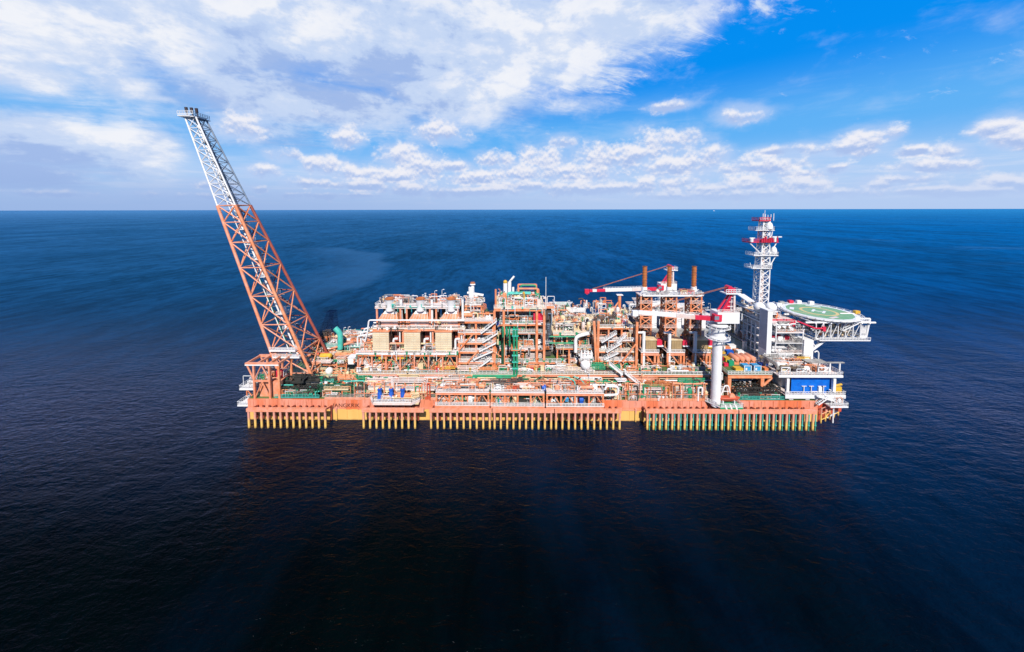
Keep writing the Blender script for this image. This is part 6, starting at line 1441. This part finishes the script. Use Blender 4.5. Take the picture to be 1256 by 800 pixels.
# under truss
zu = Zp(413.5, 12, 1000); m_ = MB(); xl, xr = HC.x - 13.5, HC.x + 9
for y in (10, 20, 30):
    m_.tube((xl + 4, y, zu), (xr, y, zu), .35, 8); m_.tube((xl, y, HC.z - 1.2), (xr + 3, y, HC.z - 1.2), .35, 8); k = 0
    for i in range(7):
        xa_ = xl + 4 + i * 2.7; m_.tube((xa_, y, zu), (xa_, y, HC.z - 1.2), .17, 7)
        if i < 6: m_.tube((xa_, y, zu), (xa_ + 2.7, y, HC.z - 1.2), .11, 6)
for i in range(8): m_.tube((xl + 3 + i * 2.8, 9, HC.z - 1.2), (xl + 3 + i * 2.8, 31, HC.z - 1.2), .25, 6); m_.tube((xl + 4 + i * 2.6, 10, zu), (xl + 4 + i * 2.6, 30, zu), .25, 6)
m_.build('support_truss', WHITE, t)
MB().box(xl + 5, xr + 1, 9.4, 12.4, zu - .55, zu - .35).build('under_walkway', WHITE, t); MB().rail([(xl + 5, 9.4, zu - .35), (xr + 1, 9.4, zu - .35)], 1.2, 1.1, .1).build('handrail', WHITE, t)
clutter(t, xl + 3, xr - 3, 11, 26, zu, HC.z - 1.6, 50, 230, PAL_WHITE)
m_ = MB(); A, B, D_ = P(978, 394, 9.5), P(1000, 403, 9.5), P(1012, 403, 9.5); m_.path([tuple(A), tuple(P(990, 399, 9.5)), tuple(B), tuple(D_)], .28, 8); m_.build('fire_main', RED, t, True)
MB().box(D_.x - .9, D_.x + .1, 9.2, 10.2, D_.z - 1.0, D_.z + .6).build('foam_cabinet', RED, t)
# end platform reaching right
xe0, xe1 = HC.x + 7.5, Xp(1066, 405, 11); m_ = MB(); ze0, ze1 = Zp(413.5, 11, 1040), Zp(391, 11, 1060)
for y in (11, 17):
    m_.tube((xe0, y, ze0), (xe1 - 1, y, ze0), .35, 8); m_.tube((xe1 - 1, y, ze0), (xe1, y, ze1), .35, 8); m_.tube((xe1, y, ze1), (xe1 - 5.4, y, ze1), .3, 8); m_.tube((xe0, y, HC.z - 2.6), (xe1 - 5.4, y, ze1), .28, 8)
    LL = (xe1 - 1.5 - xe0) / 4
    for k in range(4): xx = xe0 + .5 + k * LL; m_.tube((xx, y, ze0), (xx, y, HC.z - 2.6), .13, 6); m_.tube((xx, y, ze0), (xx + LL, y, HC.z - 2.6), .1, 6)
for k in range(4): m_.tube((xe0 + k * LL, 11, ze0), (xe0 + k * LL, 17, ze0), .22, 6)
m_.build('end_frame', WHITE, t)
MB().box(xe0, xe1 - .8, 10.8, 17.2, ze0 + .36, ze0 + .5).build('end_deck', WHITE, t)
MB().box(xe1 - 5.4, xe1, 11, 17, ze1 - 1.3, ze1 - 1.15).build('end_step', PINKW, t)
MB().rail([(xe0, 10.8, ze0 + .5), (xe1 - .8, 10.8, ze0 + .5), (xe1 - .8, 17, ze0 + .5)], 1.2, 1, .1).build('handrail', WHITE, t)
MB().rail([(xe1 - 5.4, 11, ze1 - 1.15), (xe1, 11, ze1 - 1.15), (xe1, 17, ze1 - 1.15)], 1.1, 1, .1).build('handrail', WHITE, t)
A, B = P(1012, 397, 9.2), P(1050, 397, 9.2); stair(t, P(1034, 406, 9.4), P(1053, 397, 9.4), 1.1)
for k, (ang_, m2) in enumerate(((95, RED), (80, WHITE), (60, WHITE), (120, STEEL), (-12, YELLOW), (140, WHITE))):
    an = math.radians(ang_); x, y = HC.x + 12.6 * math.cos(an), HC.y + 12.6 * math.sin(an); MB().box(x - .9, x + .9, y - .6, y + .6, HC.z - .2, HC.z + 1.1).build('foam_monitor', m2, t)
# pillar
t = thing('helideck_pillar', 'thick white pillar with slanting braces holding up the helideck', 'pillar', (Xp(991, 430, 14), 14, 14))
x0, x1 = Xp(985.5, 440, 10.6), Xp(997, 440, 10.6); zb_, zt2 = Zp(442, 13, 990), Zp(413, 13, 990)
MB().box(x0, x1, 10.6, 15, zb_ - 1, zu - .6).build('shaft', WHITE, t)
A1, B1 = P(996, 429, 11.2), P(1014, 412.5, 11.2); m_ = MB()
for y in (11.2, 14.5): m_.bar((A1.x, y, A1.z), (B1.x, y, zu - .4), .6, .8); m_.bar((A1.x, y, A1.z + 4), (B1.x - 3.6, y, zu - .4), .4)
for k in range(3): c = Vector((A1.x, 11.2, A1.z)).lerp(Vector((B1.x, 11.2, zu)), .25 + k * .25); m_.bar(c, c + Vector((-1.2, 0, 1.6)), .25)
m_.build('strut', WHITE, t)

# ================================================================== BOW DECKS
bowd = thing('bow_deckhouse', 'white two storey bow deck with a long blue panel between its decks', 'deckhouse', (Xp(1000, 480, 1), 4, MD))
a, b = Xp(955, 460, 0), Xp(1034, 460, 0); z1_ = Zp(461, 0, 1000)
MB().box(a, b, 0, 20, z1_ - .2, z1_).build('deck_plate', PINKW, bowd); MB().box(a, b, -.15, 0, z1_ - .6, z1_ + .1).build('fascia', WHITE, bowd)
MB().rail([(a, -.1, z1_ + .1), (b, -.1, z1_ + .1), (b, 18, z1_ + .1)], 1.2, 1, .12).build('handrail', WHITE, bowd)
a2, b2 = Xp(963, 485, 0), Xp(1037, 485, 0); z2_ = Zp(485, 0, 1000)
MB().box(a2, b2, 0, 18, z2_ - .2, z2_).build('deck_plate', PINKW, bowd); MB().box(a2, b2, -.15, 0, z2_ - 1.1, z2_ + .1).build('fascia', WHITE, bowd)
MB().rail([(a2, -.1, z2_ + .1), (b2, -.1, z2_ + .1), (b2, 16, z2_ + .1)], 1.2, 1, .12).build('handrail', WHITE, bowd)
for px in (966, 1023): x = Xp(px, 475, .4); MB().box(x - .45, x + .45, .2, 1.0, z2_, z1_ - 1.2).build('column', WHITE, bowd)
for px in (970, 990, 1001, 1022): x = Xp(px, 490, .8); MB().box(x - .7, x + .7, .6, 1.8, MD, z2_ - .25).build('column', WHITE, bowd)
MB().box(Xp(972, 472, 1), Xp(1022, 472, 1), 1.5, 1.7, z2_ + .02, z1_ - .25).build('blue_panel', BRBLUE, bowd)
m_ = MB()
for px in (986, 995, 1006, 1010): x = Xp(px, 478, 1.2); m_.tube((x, 1.2, z2_), (x, 1.2, z2_ + 2.6), .14, 6); m_.bar((x - .8, 1.2, z2_ + 2.6), (x + .8, 1.2, z2_ + 2.6), .16)
m_.box(Xp(1004, 478, 1), Xp(1008, 478, 1), .9, 1.6, z2_, z2_ + 2.4); m_.build('deck_fitting', WHITE, bowd)
clutter(bowd, a2 + 1, b2 - 4, .3, 1.2, z2_, z2_ + 1.0, 4, 240, PAL_WHITE, KINDS_FINE); clutter(bowd, a2, b2 - 3, 1, 6, MD, z2_ - .6, 45, 241, PAL_GREEN + PAL_WHITE)
clutter(bowd, a + 1, b - 2, .5, 12, z1_, z1_ + 2.6, 70, 242, [(WHITE, 5), (STEEL, 5), (CREAM, 4), (DARK, 2), (PINKW, 2), (YELLOW, .5)])
MB().box(Xp(990, 447, 4), Xp(1014, 447, 4), 4, 6.5, z1_ + 2.8, z1_ + 3.0).build('canopy_roof', STEEL, bowd)
MB().box(Xp(995, 449, 3), Xp(1036, 449, 3), 3, 3.6, z1_ + 3.0, z1_ + 3.3).build('monorail', STEEL, bowd)
for px in (988, 1005, 1018, 1030): x = Xp(px, 450, 3.2); MB().box(x - .2, x + .2, 3.1, 3.5, z1_, z1_ + 3.0).build('post', WHITE, bowd)
MB().box(a2 + 3, Xp(986, 470, 8), 5.5, 12, z2_, z1_ - .3).build('wall', WHITE, bowd)
MB().box(Xp(944, 462, 6), a + 2, 6, 16, PD - 4, Zp(452, 6, 950)).build('wall', WHITE, bowd)
c = P(1028, 470, 1); o = MB().box(c.x - 1.6, c.x + 1.0, .6, 2.6, z2_ + .3, z2_ + 2.6); o.tube((c.x - 1.4, 1, z2_ + 2.8), (c.x + 1.2, 1, z2_ + 3.4), .35, 8); tag(o.build('yellow_winch', YELLOW), 'yellow winch at the right end of the lower bow deck', 'winch')
t = thing('mooring_platform', 'white mooring platform hanging off the bow corner under the lower deck', 'platform', (112, 3, MD))
z = Zp(498, -1, 1030); a, b = Xp(1017, 498, -1), Xp(1039, 498, -1)
MB().box(a, b, -1.5, 6, z - .4, z).build('deck_plate', WHITE, t); MB().rail([(a, -1.5, z), (b, -1.5, z), (b, 6, z)], 1.2, .9, .12).build('handrail', WHITE, t); clutter(t, a + .5, b - .5, -1, 4, z, z + 3, 26, 243, PAL_WHITE)
m_ = MB().tube((b - .5, -.5, z - .4), (a + 1.5, 1, z - 5.5), .22, 6); m_.tube((a + 2, -.5, z - .4), (a + 2, -.5, -.5), .2, 6); m_.build('strut', WHITE, t)
stair(t, P(1004, 497, -1.4), P(1017, 488, -1.4), 1.1)
MB().box(a + 3, a + 4, -1.2, .2, z - 1.9, z - .5).build('orange_locker', REDOR, t)
A, B = P(1003, 486, -1), P(1023, 491.5, -1); o = MB().bar(A, B, .5, .6); o.tube(B, (B.x + .4, -1, B.z - 2.5), .08, 5); o.tube((A.x, -1, A.z), (A.x, .5, A.z), .3, 8); tag(o.build('slewing_davit', WHITE), 'slanting white davit arm under the lower bow deck', 'davit')
# vent swan neck behind the pillar
c = P(1004, 436, 12); o = MB().path([(c.x, 12, z1_), (c.x, 12, c.z + 1), (c.x - .6, 12, c.z + 1.8), (c.x - 1.6, 12, c.z + 1.2)], .22, 8); tag(o.build('swan_neck_vent', WHITE, None, True), 'white swan neck vent right of the helideck pillar', 'vent')
# distant ship on the horizon
d = (RM @ Vector((876 - 628, -(257 - 282), -F))); d.normalize(); k = 14000 / d.y; sx_, sy_ = d.x * k, -115 + 14000
t = thing('distant_ship', 'tiny white ship on the horizon, left of the lattice mast top', 'ship', (sx_, sy_, 0))
MB().prism([(sx_ - 32, sy_ - 10), (sx_ + 26, sy_ - 10), (sx_ + 36, sy_), (sx_ + 26, sy_ + 10), (sx_ - 32, sy_ + 10)], -1, 9).build('hull', WHITE, t)
m_ = MB().box(sx_ - 26, sx_ - 8, sy_ - 9, sy_ + 9, 9, 24); m_.box(sx_ - 22, sx_ - 18, sy_ - 3, sy_ + 3, 24, 30); m_.build('superstructure', WHITE, t)
sc.view_settings.view_transform = 'Standard'; sc.view_settings.look = 'None'; sc.view_settings.exposure = 0
sc.cycles.max_bounces = 5; sc.cycles.diffuse_bounces = 1; sc.cycles.glossy_bounces = 3; sc.cycles.transmission_bounces = 2
sc.cycles.sample_clamp_direct = 2.5; sc.cycles.sample_clamp_indirect = 4
